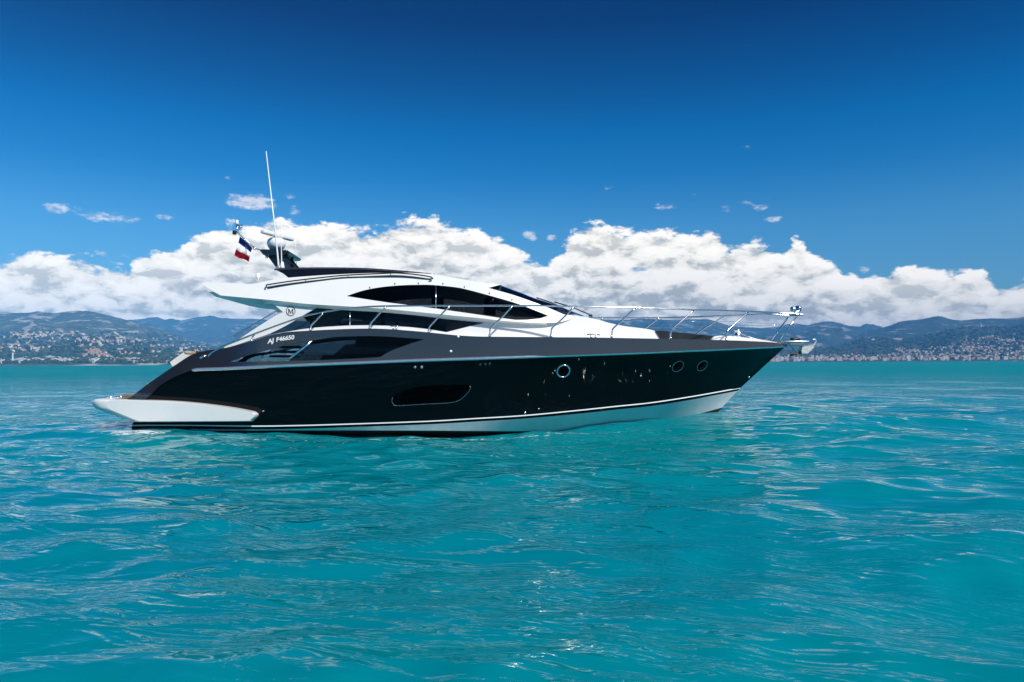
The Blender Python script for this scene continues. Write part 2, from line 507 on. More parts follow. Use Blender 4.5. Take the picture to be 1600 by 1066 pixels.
class Hill:
    def __init__(s, name, layers, px0, px1, nx, ny, mat, seed, amp, back=1.15, size=600.0):
        """layers: [(depth, elevation curve)] front to ridge, in photo pixels above the horizon"""
        s.ds = np.array([l[0] for l in layers], float)
        s.cur = [l[1] for l in layers]
        s.seed, s.amp, s.size = seed, amp, size
        px = np.linspace(px0, px1, nx)
        t = np.linspace(0, 1, ny)
        d = s.ds[0] * (s.ds[-1] / s.ds[0]) ** t
        d = np.concatenate([d, s.ds[-1] * np.linspace(1.01, back, 6)])
        PX, DD = np.meshgrid(px, d)
        X, Y = fan(PX, DD)
        Z = s.z(PX, DD)
        o = grid_obj(name, X, Y, Z, mat)
        tag(o, None, kind='structure')
        s.o = o
    def z(s, PX, DD):
        PX = np.asarray(PX, float); DD = np.asarray(DD, float)
        E = np.stack([np.broadcast_to(c(PX), PX.shape) for c in s.cur], 0)
        D_ = np.clip(DD, s.ds[0], s.ds[-1])
        j = np.clip(np.searchsorted(s.ds, D_, side='right') - 1, 0, len(s.ds) - 2)
        t = (D_ - s.ds[j]) / (s.ds[j + 1] - s.ds[j])
        e0 = np.take_along_axis(E, j[None], 0)[0]; e1 = np.take_along_axis(E, (j + 1)[None], 0)[0]
        e = e0 * (1 - t) + e1 * t
        z = CAM_H + e * D_ / FPX
        X, Y = fan(PX, DD)
        q = (D_ - s.ds[0]) / (s.ds[-1] - s.ds[0])
        sh = np.clip(4 * q * (1 - q), 0, 1) ** 0.7 * np.clip(E[-1] / 60, 0.1, 1)
        n = fbm(X / s.size, Y / s.size, 6, s.seed, 0.52, True) - 0.62
        fine = fbm(X / 90.0, Y / 90.0, 4, s.seed + 40, 0.6) - 0.5
        z = z + s.amp * sh * n + fine * 10.0 * np.clip(q * 6, 0, 1) * np.clip(E[-1] / 40, 0.1, 1)
        back = np.clip((DD - s.ds[-1]) / s.ds[-1], 0, 1)
        z = z * (1 - 2.5 * back)
        return z
    def hit(s, px, py, dmin=None):
        """first depth at which the sight line through (px,py) meets this hill"""
        e = HY(px) - py
        d = np.exp(np.linspace(math.log(dmin or s.ds[0]), math.log(s.ds[-1]), 500))
        zz = s.z(np.full_like(d, px), d)
        ray = CAM_H + e * d / FPX
        k = np.nonzero(zz >= ray)[0]
        if len(k) == 0: return None
        dd = d[k[0]]
        x, y = fan(px, dd)
        return Vector((float(x), float(y), float(zz[k[0]]))), dd

ridgeL = ecurve([(-700,505),(-400,498),(-200,490),(-60,492),(0,488),(20,489),(40,488.5),(60,486.8),(80,488.5),(88,489),(100,487),(118,485.5),(135,485.6),(150,488.5),(160,490.5),(175,494),(190,498),(205,502),
                 (220,507),(240,513),(260,519),(280,526),(300,532),(330,538),(360,542),(400,545),(500,549),(620,556),(760,562)])
fr = lambda c, k, extra=None: (lambda px: c(px) * k + (extra(px) if extra else 0))
village = lambda px: 15.0 * np.exp(-((np.asarray(px) - 148) / 22.0) ** 2)
hmL = hill_mat('near_hills', (0.040, 0.056, 0.030), (0.085, 0.095, 0.052), (0.40, 0.36, 0.29), 0.11, 0.0030)
hmF = hill_mat('far_mountains', (0.030, 0.046, 0.034), (0.055, 0.068, 0.045), (0.30, 0.27, 0.23), 0.09, 0.0020)
hillL = Hill('hills', [(2550, lambda px: px * 0 - 2.5), (2640, lambda px: px * 0 + 0.1), (2760, lambda px: px * 0 + 1.0), (3100, fr(ridgeL, 0.06, lambda px: 2)),
                       (3500, fr(ridgeL, 0.13, lambda px: 2 + village(px))), (3900, fr(ridgeL, 0.19, lambda px: 3 + 0.3 * village(px))), (4800, fr(ridgeL, 0.42, lambda px: 2)), (5800, fr(ridgeL, 0.66)), (7200, ridgeL)],
             -700, 760, 700, 170, hmL, 3, 240.0, size=620)
farpts = [(-300,500),(0,497),(100,500),(180,500),(200,500),(215,499),(232,498),(245,496.5),(257,501),(267.5,498),(282.5,501.5),(305,497),(318,495.5),(327.5,494.4),(335,495),(342.5,497.2),(352,497),(365,498.5),(395,498),(410,499),(500,503),(620,500),(760,498),(860,502),(937,499.5),
          (1000,500),(1019,498.5),(1056,500.5),(1085,498.8),(1105,498.8),(1122,503),(1141,510),(1169,511.6),(1190,513),(1214,511),(1230,507.5),(1244,505.5),(1253,507),(1262,508.5),(1268,506.8),(1277,504.4),(1285,502.8),(1293,502.1),(1302,502.6),(1310,504.4),(1326,509),(1343,511.5),(1358,516),(1380,524),(1420,532),(1600,540),(1900,545)]
ridgeF = ecurve(farpts)
hillF = Hill('distant_mountains', [(7600, lambda px: px * 0 - 1), (8600, fr(ridgeF, 0.35)), (9800, fr(ridgeF, 0.68)), (11500, ridgeF)], -300, 1900, 900, 130, hmF, 9, 480.0, size=1100)
ridgeP = ecurve([(1290,530),(1330,516),(1343,511),(1349,508),(1354,505.6),(1360,507),(1365,506.6),(1372,509),(1379,511),(1400,516),(1450,530)])
hillP = Hill('far_peak', [(12000, lambda px: px * 0 - 1), (12600, fr(ridgeP, 0.5)), (13200, ridgeP)], 1290, 1450, 120, 40, hmF, 21, 120.0, back=1.05, size=900)
ridgeR = ecurve([(1300,548),(1330,530),(1350,519),(1365,515),(1380,512),(1392,508.6),(1406,503),(1414,501.6),(1420,500.6),(1435,499.6),(1444,498.5),(1453,496.8),(1460,494.8),(1466.6,493.8),(1472,494.2),(1476,495.4),(1483,498),(1490,499.6),(1504,501),(1524,498.8),(1545,497.8),(1572,498),(1588,497),(1600,495.5),(1680,490),(1800,497),(2000,493),(2300,505)])
hillR = Hill('right_mountains', [(6600, lambda px: px * 0 - 1), (7600, fr(ridgeR, 0.4)), (8600, fr(ridgeR, 0.74)), (9600, ridgeR)], 1300, 2300, 500, 120, hmF, 5, 220.0, size=1000)
ridgeM = ecurve([(780,563),(900,560),(1050,556),(1130,553),(1200,549),(1250,546),(1300,541),(1325,536),(1343,532),(1352,529.5),(1362,528.5),(1392,529),(1410,530),(1430,528),(1449,525),(1462,521),(1476,517.5),(1490,514),(1504,512),(1520,511),(1545,510.4),(1572,509.6),(1590,507.4),(1600,505.5),(1700,498),(1850,500),(2000,508),(2300,512)])
hillM = Hill('right_hills', [(4500, lambda px: px * 0 - 2.0), (4580, lambda px: px * 0 + 0.2), (4800, fr(ridgeM, 0.05, lambda px: 2)), (5300, fr(ridgeM, 0.22, lambda px: 2.5)), (6000, fr(ridgeM, 0.62, lambda px: 1.5)), (6800, ridgeM)],
             780, 2300, 800, 130, hill_mat('coast_hills', (0.034, 0.050, 0.028), (0.070, 0.080, 0.046), (0.28, 0.25, 0.20), 0.03, 0.003), 13, 70.0, size=500)
HAZE_D = 0.00007
# ================================================================== the yacht
def ray(px, py):
    return (MROT @ Vector(((px - 800) / FPX, -(py - 533) / FPX, -1.0)))

def at(px, py, y):
    """point of the sight line on the upright lengthwise plane y (boat lies along X)"""
    r = ray(px, py)
    t = (y - CAM.y) / r.y
    return CAM + r * t

def surf(px, py, Yf, off=0.0):
    """point of the sight line on the near side y = -Yf(x, z)"""
    y = -2.0
    for _ in range(14):
        p = at(px, py, y)
        y = 0.5 * y - 0.5 * (Yf(p.x, p.z) + off)
    p = at(px, py, y)
    return p

def spline(pts):
    """monotone-ish Hermite table"""
    xs = np.array([p[0] for p in pts], float); ys = np.array([p[1] for p in pts], float)
    d = np.gradient(ys, xs)
    def f(x):
        x = min(max(x, xs[0]), xs[-1])
        i = min(max(int(np.searchsorted(xs, x)) - 1, 0), len(xs) - 2)
        h = xs[i + 1] - xs[i]; t = (x - xs[i]) / h
        return float((2*t**3-3*t**2+1)*ys[i] + (t**3-2*t**2+t)*h*d[i] + (-2*t**3+3*t**2)*ys[i+1] + (t**3-t**2)*h*d[i+1])
    return f

def sm(pts, n=6):
    """Catmull-Rom through the points, ends kept"""
    P = [np.array(p, float) for p in pts]
    if len(P) < 3: return [tuple(p) for p in P]
    o = []
    for i in range(len(P) - 1):
        p0 = P[i - 1] if i > 0 else 2 * P[0] - P[1]
        p3 = P[i + 2] if i + 2 < len(P) else 2 * P[-1] - P[-2]
        p1, p2 = P[i], P[i + 1]
        for k in range(n):
            t = k / n
            o.append(tuple(0.5 * ((2*p1) + (-p0+p2)*t + (2*p0-5*p1+4*p2-p3)*t*t + (-p0+3*p1-3*p2+p3)*t**3)))
    o.append(tuple(P[-1]))
    return o

def dense(poly, step):
    o = []
    for i in range(len(poly)):
        a = np.array(poly[i]); b = np.array(poly[(i + 1) % len(poly)])
        n = max(1, int(np.ceil(np.linalg.norm(b - a) / step)))
        for k in range(n):
            o.append(tuple(a + (b - a) * k / n))
    return o

def inside(p, poly):
    x, y = p; c = False; j = len(poly) - 1
    for i in range(len(poly)):
        xi, yi = poly[i]; xj, yj = poly[j]
        if (yi > y) != (yj > y) and x < (xj - xi) * (y - yi) / (yj - yi) + xi: c = not c
        j = i
    return c

def dseg(p, poly):
    P = np.array(poly); Q = np.roll(P, -1, 0); p = np.array(p)
    d = Q - P; t = np.clip(((p - P) * d).sum(1) / np.maximum((d * d).sum(1), 1e-9), 0, 1)
    return np.sqrt((((P + d * t[:, None]) - p) ** 2).sum(1)).min()

def tri2d(outer, holes=(), step=7.0):
    loops = [dense(outer, step)] + [dense(h, step) for h in holes]
    vs, es = [], []
    for L in loops:
        b = len(vs)
        vs += L
        es += [(b + i, b + (i + 1) % len(L)) for i in range(len(L))]
    xs = [p[0] for p in outer]; ys = [p[1] for p in outer]
    y = min(ys) + step * 0.5; r = 0
    while y < max(ys):
        x = min(xs) + (step * 0.5 if r % 2 else 0)
        while x < max(xs):
            if inside((x, y), loops[0]) and not any(inside((x, y), h) for h in loops[1:]) and min(dseg((x, y), L) for L in loops) > step * 0.45:
                vs.append((x, y))
            x += step
        y += step * 0.87; r += 1
    r_ = delaunay_2d_cdt([Vector(v_) for v_ in vs], es, [], 0, 1e-4)
    V = [(v_.x, v_.y) for v_ in r_[0]]
    F = []
    for f_ in r_[2]:
        c = (sum(V[i][0] for i in f_) / len(f_), sum(V[i][1] for i in f_) / len(f_))
        if inside(c, loops[0]) and not any(inside(c, h) for h in loops[1:]):
            F.append(tuple(f_))
    return V, F

class MB:
    def __init__(s): s.v = []; s.f = []; s.mi = []
    def pair(s, name, mat, parent=None, **k):
        s.mirrored().build(name, mat, parent, **k)
        return s.build(name, mat, parent, **k)
    def add(s, vs, fs, mi=0):
        b = len(s.v)
        s.v += [tuple(p) for p in vs]
        s.f += [tuple(i + b for i in q) for q in fs]
        s.mi += [mi] * len(fs)
        return s
    def mirrored(s):
        n = MB()
        n.v = [(x, -y, z) for x, y, z in s.v]; n.f = [q[::-1] for q in s.f]; n.mi = list(s.mi)
        return n
    def both(s):
        m_ = s.mirrored(); b = len(s.v)
        s.v += m_.v; s.f += [tuple(i + b for i in q) for q in m_.f]; s.mi += m_.mi
        return s
    def tube(s, pts, r, n=10, mi=0, caps=True):
        P = [Vector(p) for p in pts]
        rs = r if hasattr(r, '__len__') else [r] * len(P)
        up = None; rings = []
        for i, p in enumerate(P):
            d = (P[min(i + 1, len(P) - 1)] - P[max(i - 1, 0)]).normalized()
            if up is None:
                up = Vector((0, 0, 1)) if abs(d.z) < 0.9 else Vector((0, 1, 0))
            a = d.cross(up).normalized(); b = a.cross(d).normalized(); up = b
            rings.append([p + (a * math.cos(2*math.pi*k/n) + b * math.sin(2*math.pi*k/n)) * rs[i] for k in range(n)])
        vs = [q for R_ in rings for q in R_]
        fs = [(i*n+k, i*n+(k+1) % n, (i+1)*n+(k+1) % n, (i+1)*n+k) for i in range(len(P)-1) for k in range(n)]
        fs = [q[::-1] for q in fs]
        if caps:
            fs.append(tuple(range(n))); fs.append(tuple((len(P)-1)*n + k for k in reversed(range(n))))
        return s.add(vs, fs, mi)
    def rev(s, prof, c, axis=(0, 0, 1), n=24, mi=0):
        """surface of revolution; prof = [(radius, height)] about axis at c"""
        ax = Vector(axis).normalized()
        a = ax.orthogonal().normalized(); b = ax.cross(a)
        c = Vector(c); vs = []; fs = []
        for (r_, h_) in prof:
            for k in range(n):
                w_ = 2 * math.pi * k / n
                vs.append(c + ax * h_ + (a * math.cos(w_) + b * math.sin(w_)) * r_)
        for i in range(len(prof) - 1):
            for k in range(n):
                fs.append((i*n+k, i*n+(k+1) % n, (i+1)*n+(k+1) % n, (i+1)*n+k))
        fs.append(tuple(range(n))[::-1]); fs.append(tuple((len(prof)-1)*n + k for k in range(n)))
        return s.add(vs, fs, mi)
    def box(s, c, size, rot=None, mi=0, bev=0.0):
        bm = bmesh.new()
        bmesh.ops.create_cube(bm, size=1.0)
        for v_ in bm.verts: v_.co = Vector((v_.co.x*size[0], v_.co.y*size[1], v_.co.z*size[2]))
        if bev: bmesh.ops.bevel(bm, geom=bm.edges[:], offset=bev, segments=3, affect='EDGES', profile=0.5)
        M_ = rot if rot is not None else Matrix.Identity(3)
        vs = [Vector(c) + M_ @ v_.co for v_ in bm.verts]
        bm.verts.index_update()
        fs = [tuple(v_.index for v_ in f_.verts) for f_ in bm.faces]
        bm.free()
        return s.add(vs, fs, mi)
    def build(s, name, mat, parent=None, smooth=True, auto=None):
        ms = mat if isinstance(mat, (list, tuple)) else None
        o = mesh_obj(name, s.v, s.f, None if ms else mat, parent, smooth, ms, s.mi if ms else None)
        if auto is not None:
            o.data.set_sharp_from_angle(angle=R(auto))
        return o

def shell(V, F, Yf, th=0.04, off=0.0, inw=None):
    """a panel traced in the picture laid on the curved side y=-Yf, th thick inboard; flat list of verts + faces"""
    o = [surf(p[0], p[1], Yf, off) for p in V]
    m_ = MB()
    # orient faces outward (towards -y)
    F2 = []
    for q in F:
        a, b, c = (o[i] for i in q[:3])
        nrm = (b - a).cross(c - a)
        F2.append(q if nrm.y < 0 else q[::-1])
    m_.add(o, F2)
    if th:
        inn = [p + Vector((0, th, 0)) for p in o]
        m_.add(inn, [q[::-1] for q in F2])
        cnt = {}
        for q in F2:
            for i in range(len(q)):
                e = (q[i], q[(i + 1) % len(q)])
                cnt[e] = cnt.get(e, 0) + 1
        for (a, b) in list(cnt):
            if (b, a) not in cnt:
                m_.add([o[a], o[b], inn[b], inn[a]], [(0, 3, 2, 1)])
    return m_

def loft(rows, closed=False):
    """rows of equal length -> quads"""
    m_ = MB(); n = len(rows[0])
    vs = [p for r_ in rows for p in r_]
    fs = [(i*n+k, i*n+k+1, (i+1)*n+k+1, (i+1)*n+k) for i in range(len(rows)-1) for k in range(n-1)]
    return m_.add(vs, fs)

def resample(pts, n):
    P = np.array(pts, float)
    L = np.concatenate([[0], np.cumsum(np.linalg.norm(np.diff(P, axis=0), axis=1))])
    t = np.linspace(0, L[-1], n)
    return np.stack([np.interp(t, L, P[:, k]) for k in range(P.shape[1])], -1)

# ---- materials of the boat
M = {}
M['black'] = simple('black_gelcoat', (0.0014, 0.0017, 0.0024), 0.02, 0.0, 0.0, 0.20, rvary=0)
M['white'] = simple('white_gelcoat', (0.82, 0.81, 0.785), 0.22, 0.0, 0.3, 0.5, vary=0.02, vscale=1.5)
M['grey'] = simple('graphite_paint', (0.100, 0.105, 0.114), 0.16, 0.85, 0.0, 0.5, rvary=0)
M['steel'] = simple('polished_steel', (0.78, 0.79, 0.80), 0.20, 1.0)
M['rail'] = simple('rub_rail_steel', (0.80, 0.82, 0.84), 0.20, 0.85)
M['bottom'] = simple('white_bottom_paint', (0.70, 0.72, 0.72), 0.08, 0.0, 0.6, 0.5, vary=0.04)
M['fouling'] = simple('dark_antifouling', (0.012, 0.009, 0.006), 0.6, vary=0.5, vscale=9)
M['rubber'] = simple('black_rubber', (0.010, 0.010, 0.011), 0.5)
M['visor'] = simple('black_roof_panel', (0.006, 0.008, 0.010), 0.10, 0.0, 0.5)
M['cream'] = simple('cream_upholstery', (0.80, 0.77, 0.71), 0.6, vary=0.06, bump=0.1)
M['tan'] = simple('tan_upholstery', (0.62, 0.48, 0.30), 0.6, vary=0.08, bump=0.1)
M['teak'] = simple('teak_deck', (0.36, 0.25, 0.16), 0.6, vary=0.2, vscale=20)
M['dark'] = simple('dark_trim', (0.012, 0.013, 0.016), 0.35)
M['void'] = simple('black_pane', (0.0006, 0.0006, 0.0008), 0.10, 0.0, 0.0, 0.04)
M['ink'] = simple('black_lettering', (0.01, 0.01, 0.012), 0.4)
M['letter'] = simple('white_lettering', (0.85, 0.85, 0.84), 0.4)
M['dome'] = simple('white_radome', (0.80, 0.82, 0.83), 0.25)
M['lens'] = simple('chrome_blue_reflection', (0.22, 0.40, 0.62), 0.16, 0.9)  # chrome lamp body; its blue reflection is painted into the base colour
M['rim'] = simple('dark_porthole_rim', (0.42, 0.44, 0.45), 0.25, 1.0)
M['galv'] = simple('galvanised_anchor', (0.62, 0.62, 0.58), 0.45, 0.35, vary=0.25, vscale=20)
M['rust'] = simple('rusty_steel', (0.26, 0.13, 0.06), 0.6, vary=0.3, vscale=30)
M['pole'] = simple('white_fibreglass', (0.82, 0.84, 0.84), 0.3)

def glass_mat(name, tint, fres=1.0, refl=(0.9, 0.95, 1.0)):
    m, t, b = new_mat(name)
    t.n.remove(b)
    o = [n_ for n_ in t.n if n_.type == 'OUTPUT_MATERIAL'][0]
    tr = t.new('ShaderNodeBsdfTransparent')
    tr.inputs[0].default_value = (*tint, 1)
    gl = t.new('ShaderNodeBsdfGlossy')
    gl.inputs['Color'].default_value = (*refl, 1)
    gl.inputs['Roughness'].default_value = 0.02
    fr_ = t.new('ShaderNodeFresnel')
    fr_.inputs[0].default_value = 1.5
    mx = t.new('ShaderNodeMixShader')
    t.l.new(t.m('MULTIPLY', fr_.outputs[0], fres, clamp=True), mx.inputs[0])
    t.l.new(tr.outputs[0], mx.inputs[1]); t.l.new(gl.outputs[0], mx.inputs[2])
    t.l.new(mx.outputs[0], o.inputs[0])
    return m
M['glass'] = glass_mat('tinted_glass', (0.42, 0.43, 0.44), 0.28)
M['smoke'] = glass_mat('smoked_glass', (0.36, 0.37, 0.38), 0.20)
M['clear'] = glass_mat('clear_glass', (0.86, 0.88, 0.90), 0.7)
M['screen'] = glass_mat('blue_windscreen_glass', (0.05, 0.08, 0.11), 1.3)

yacht = bpy.data.objects.new('motor_yacht', None)
yacht.empty_display_size = 2
col.objects.link(yacht)
tag(yacht, 'long black hulled motor yacht with white superstructure and chrome bow rails lying on the sea', 'yacht')

# ---- hull -----------------------------------------------------------
bs = spline([(-9.6, 2.10), (-8.5, 2.16), (-7.3, 2.22), (-5, 2.28), (-2, 2.32), (0.5, 2.30), (2.2, 2.18), (3.6, 1.92), (4.8, 1.55), (5.8, 1.10), (6.6, 0.64), (7.1, 0.30), (7.45, 0.02)])
NU = 170
def guide(pts, n=NU):
    """pts = (px, py, halfbreadth) -> n points in space"""
    q = sm(pts, 10)
    u0 = np.array([p[0] for p in q]); 
    u = (u0 - u0[0]) / (u0[-1] - u0[0])
    t = np.linspace(0, 1, n)
    t = t ** 0.9
    return [at(float(np.interp(s_, u, u0)), float(np.interp(s_, u, [p[1] for p in q])), -max(0.0, float(np.interp(s_, u, [p[2] for p in q])))) for s_ in t]
sheer_px = [(222,630,2.12),(226,625,2.14),(250,602,2.17),(272,589,2.19),(298,579,2.22),(350,576.4,2.24),(420,573,2.26),(540,568,2.30),(650,563.5,2.32),(760,560,2.31),(860,556.3,2.24),(940,553.5,2.10),(1000,551.3,1.93),(1060,548.6,1.68),(1110,546.6,1.36),(1150,544.8,1.02),(1180,543.4,0.72),(1205,542.2,0.40),(1228,541,0.0)]
stripe_px = [(206,665.2,2.02),(226,664.8,2.04),(300,665,2.06),(398,666,2.10),(470,665,2.12),(540,663,2.13),(666,658.6,2.13),(742,654.2,2.08),(821,649.3,1.97),(900,641.8,1.77),(960,635.4,1.54),(1017,629.5,1.22),(1075,620.8,0.82),(1120,613,0.40),(1157,606.2,0.0)]
black_px = [(206,670.5,2.00),(226,670,2.02),(300,670.3,2.04),(398,671,2.07),(470,670,2.09),(540,667.8,2.10),(666,663.3,2.10),(742,659,2.05),(821,654,1.93),(900,647,1.73),(960,640.5,1.50),(1017,634.6,1.17),(1075,625.6,0.77),(1115,618,0.38),(1152,611,0.0)]
foul_px = [(206,676,1.98),(300,674,2.00),(398,673,2.02),(540,672.6,2.04),(666,673,2.02),(742,673.5,1.90),(821,674,1.62),(900,673.5,1.22),(960,668,0.90),(1017,661,0.60),(1075,651,0.28),(1128,637,0.0)]
G0 = guide(sheer_px); G1 = guide(stripe_px); G2 = guide(black_px); G3 = guide(foul_px)
KE = []
for i, p in enumerate(G3):
    s_ = i / (NU - 1)
    KE.append(Vector((p.x - 0.0, -0.0, min(-0.75, p.z - 0.5) if s_ < 0.8 else p.z - 0.02 - 1.1 * max(0, (1 - s_) / 0.2) ** 0.8)))
def between(A, B, n, bulge=0.0):
    rows = []
    for j in range(n + 1):
        v_ = j / n; r_ = []
        for i in range(NU):
            s_ = i / (NU - 1)
            q = A[i].lerp(B[i], v_)
            k = bulge * max(0.0, (s_ - 0.45) / 0.55) * (1 - s_) ** 0.6 * 1.6
            q.y += k * 4 * v_ * (1 - v_) * 0.30
            r_.append(q)
        rows.append(r_)
    return rows
lo1 = [a.lerp(b, 0.45) for a, b in zip(G1, G2)]
lo0 = [b.lerp(a, 1.0) for a, b in zip(G0, G1)]
rows = between(G0, [g.copy() for g in G1], 22, 1.0)
hm = loft(rows)
# transom
tr_rows = [[r_[0] for r_ in rows], [Vector((r_[0].x - 0.0, -r_[0].y, r_[0].z)) for r_ in rows]]
hull_near = MB(); hull_near.v = list(hm.v); hull_near.f = list(hm.f); hull_near.mi = list(hm.mi)
hm.both()
hm.add(tr_rows[0] + tr_rows[1], [(k, k + 1, len(rows) + k + 1, len(rows) + k) for k in range(len(rows) - 1)])
hull = hm.build('hull', M['black'], yacht)
hull['label'] = 'glossy black topsides'
BV = BVHTree.FromPolygons([Vector(p) for p in hull_near.v], hull_near.f)
def onhull(px, py, off=0.006):
    h_, n_, i_, d_ = BV.ray_cast(CAM, ray(px, py).normalized())
    if h_ is None: return at(px, py, -2.2), Vector((0, -1, 0))
    if n_.dot(ray(px, py)) > 0: n_ = -n_
    return h_ + n_ * off, n_
# pinstripe
m_ = MB()
rb = []
for i in range(NU):
    p = G1[i]; rb.append(p + Vector((0, -0.006, 0)))
m_ = MB()
for j, dzz in enumerate((0.012, -0.012)):
    pass
st = loft([[p + Vector((0, -0.008 if i < NU - 3 else 0, 0.014)) for i, p in enumerate(G1)], [p + Vector((0, -0.008 if i < NU - 3 else 0, -0.012)) for i, p in enumerate(G1)]])
st.pair('pinstripe', M['letter'], yacht)
bt = loft([[p.copy() for p in G1], [p.copy() for p in G2]])
bt.pair('boot_top', M['black'], yacht)
bo = loft(between(G2, G3, 6)).both()
bo.build('hull_bottom', M['bottom'], yacht)['label'] = 'white bottom paint below the boot top'
fo = loft(between([p.copy() for p in G3], KE, 8)).both()
fo.build('keel', M['fouling'], yacht)['label'] = 'dark brown antifouling at the waterline'
# rub rail
k0 = min(range(NU), key=lambda i: abs(G0[i].x - at(298, 579, -2.22).x))
rp = [p + Vector((0, -0.015, 0.0)) for p in G0[k0:]]
m_ = MB().tube(rp, 0.038, 10)
m_.pair('rub_rail', M['rail'], yacht)

# ---- bulwark (graphite band above the rub rail, with the cockpit opening)
zlow_t = sorted([(p.x, p.z) for p in G0[2:]])
zlow_x = np.array([q[0] for q in zlow_t]); zlow_z = np.array([q[1] for q in zlow_t])
def Yb(x, z):
    zl = float(np.interp(x, zlow_x, zlow_z))
    k = 0.04 + 0.66 * min(1, max(0, (-5.6 - x) / 2.2))
    return bs(x) + 0.012 - k * max(-0.05, z - zl - 0.03)
band_top = sm([(231,600),(269,574),(297,555.5),(312,550.5),(325,547.5),(350,544.2),(372,538.6),(394,533),(416,525.8),(433,521.6),(450,518.8),(487,516.6),(525,514.8),(562,513.6),(600,514),(640,516.8),(675,520),(711,523.8),(740,525.6),(765,526.2),(840,526.8),(919,527.4),(1000,528.8),(1047,529.8),(1100,530.8),(1160,532.6),(1206,535),(1231,538.5)], 3)
band_low = [(1228,541),(1205,542.2),(1180,543.4),(1150,544.8),(1110,546.6),(1060,548.6),(1000,551.3),(940,553.5),(860,556.3),(760,560),(650,563.5),(540,568),(420,573),(350,576.4),(298,579),(272,589),(250,602),(226,625.5)]
opening = sm([(357,565.5),(384,556.6),(412,548.5),(445,540),(476,533.6),(500,529.5),(525,526.6),(562,525.4),(600,525.8),(632,528),(663,530.2)], 3) + [(640,537.5),(614,547),(602,553),(594,558),(570,559.8),(540,561.2),(500,563),(470,563.6),(420,565)]
V_, F_ = tri2d([(198,625.5)] + band_top + band_low, [opening], 6.0)
bw = shell(V_, F_, Yb, 0.07)
op_far = sm([(287,573),(300,561.5),(312,556),(325,552.6),(350,548.6),(384,540),(412,531.8),(445,527.6),(476,523.2),(525,521),(600,520.4),(663,527.5)], 3) + [(640,537.5),(614,547),(602,553),(594,558),(570,559.8),(540,561.2),(500,563.6),(470,566),(420,569),(350,573.5),(300,576)]
V2_, F2_ = tri2d([(198,625.5)] + band_top + band_low, [op_far], 7.0)
bw_far = shell(V2_, F2_, Yb, 0.07).mirrored()
bw.add(bw_far.v, bw_far.f)
bw.build('bulwark', M['grey'], yacht, auto=40)['label'] = 'graphite grey band above the rub rail with arched cockpit opening'
# glass in the forward part of the opening
gl_poly = sm([(489,531.6),(525,526.6),(562,525.4),(600,525.8),(632,528),(663,530.2)], 3) + [(640,537.5),(614,547),(602,553),(594,558),(570,559.8),(540,561.2),(500,563),(452,564)]
V_, F_ = tri2d(gl_poly, [], 9.0)
shell(V_, F_, Yb, 0.012, -0.035).build('cockpit_window', M['smoke'], yacht, auto=40)
shell(V_, F_, Yb, 0.012, -0.035).mirrored().build('cockpit_window', M['smoke'], yacht, auto=40)
# chrome bar slanting across the opening
MB().tube([surf(488, 532.5, Yb, -0.03), surf(470, 547, Yb, -0.03), surf(452, 562, Yb, -0.03)], 0.028, 10).build('window_post', M['steel'], yacht)

# ---- lower cabin
Yc_t = spline([(-8.0, 2.02), (-6, 2.04), (-3, 2.02), (-1, 1.92), (0.5, 1.72), (1.6, 1.46), (2.6, 1.18), (3.4, 0.98), (4.2, 0.80), (5.0, 0.6)])
def Yc(x, z): return Yc_t(x) - 0.07 * (z - 2.2)
Yu_t = spline([(-7.6, 1.98), (-6, 2.08), (-4, 2.10), (-2, 2.05), (-0.5, 1.96), (0.6, 1.80), (1.6, 1.50), (2.4, 1.22), (3.2, 0.92)])
zlip = spline([(-7.6, 3.0), (-6.6, 2.98), (-5, 2.88), (-3, 2.76), (-1, 2.60), (0.6, 2.48), (3, 2.3)])
def Yu(x, z): return Yu_t(x) - 0.34 * (z - zlip(x))
low_win = sm([(417.5,523.4),(440,512.5),(458,502.5),(477,491),(495,480.9)], 3) + [(540,485),(600,488),(640,491.5),(697,498.8),(730,502),(758,504.4),(729,511.2),(697.5,519.2),(666,514),(640,511.2),(607.5,509.2),(575,508.4),(544,508.8),(515,510.4),(487.5,512.4),(468,515.2),(450,518.3),(433,521)]
cab_poly = [(350.6,545.5),(350.6,540.5),(375,529),(404,510),(431,493),(442.5,487.9),(436,482.4),(427,475.4),(438,471)] + [(452,470),(500,472),(600,478),(700,487),(780,494),(840,496)] + sm([(870,496),(909,494.6),(922,497.2),(937.5,500.3),(949,504),(975,509.6),(1000,512.8),(1012.5,514.6),(1022,516.8),(1028,520.5),(1031.5,529.5)], 2) + [(1000,530.5),(919,529.5),(840,529),(765,528.2),(740,527.6),(711,525.8),(675,522),(640,518.8),(600,516),(562,515.6),(525,516.8),(487,518.6),(450,521),(416,528),(394,535.5),(372,541)]
V_, F_ = tri2d(cab_poly, [low_win], 6.5)
cb = shell(V_, F_, Yc, 0.05)
cb.both()
# foredeck: close the coachroof between the two sides
def bridge(edge_px, Yf, crown=0.06, n=9, drop=0.0, off=0.0):
    E = [surf(px, py, Yf, off) for px, py in edge_px]
    rows_ = []
    for j in range(n + 1):
        t_ = j / n; c = 1 - (2 * t_ - 1) ** 2
        rows_.append([Vector((p.x, p.y * (1 - 2 * t_), p.z + crown * c - drop)) for p in E])
    return loft([list(r_) for r_ in rows_])
fd = bridge(sm([(844,490),(870,496),(909,494.6),(922,497.2),(937.5,500.3),(949,504),(975,509.6),(1000,512.8),(1012.5,514.6),(1022,516.8),(1028,520.5),(1031.5,529.5)], 3), Yc, 0.02)
cb.add(fd.v, fd.f)
cabin = cb.build('cabin', M['white'], yacht, auto=35)

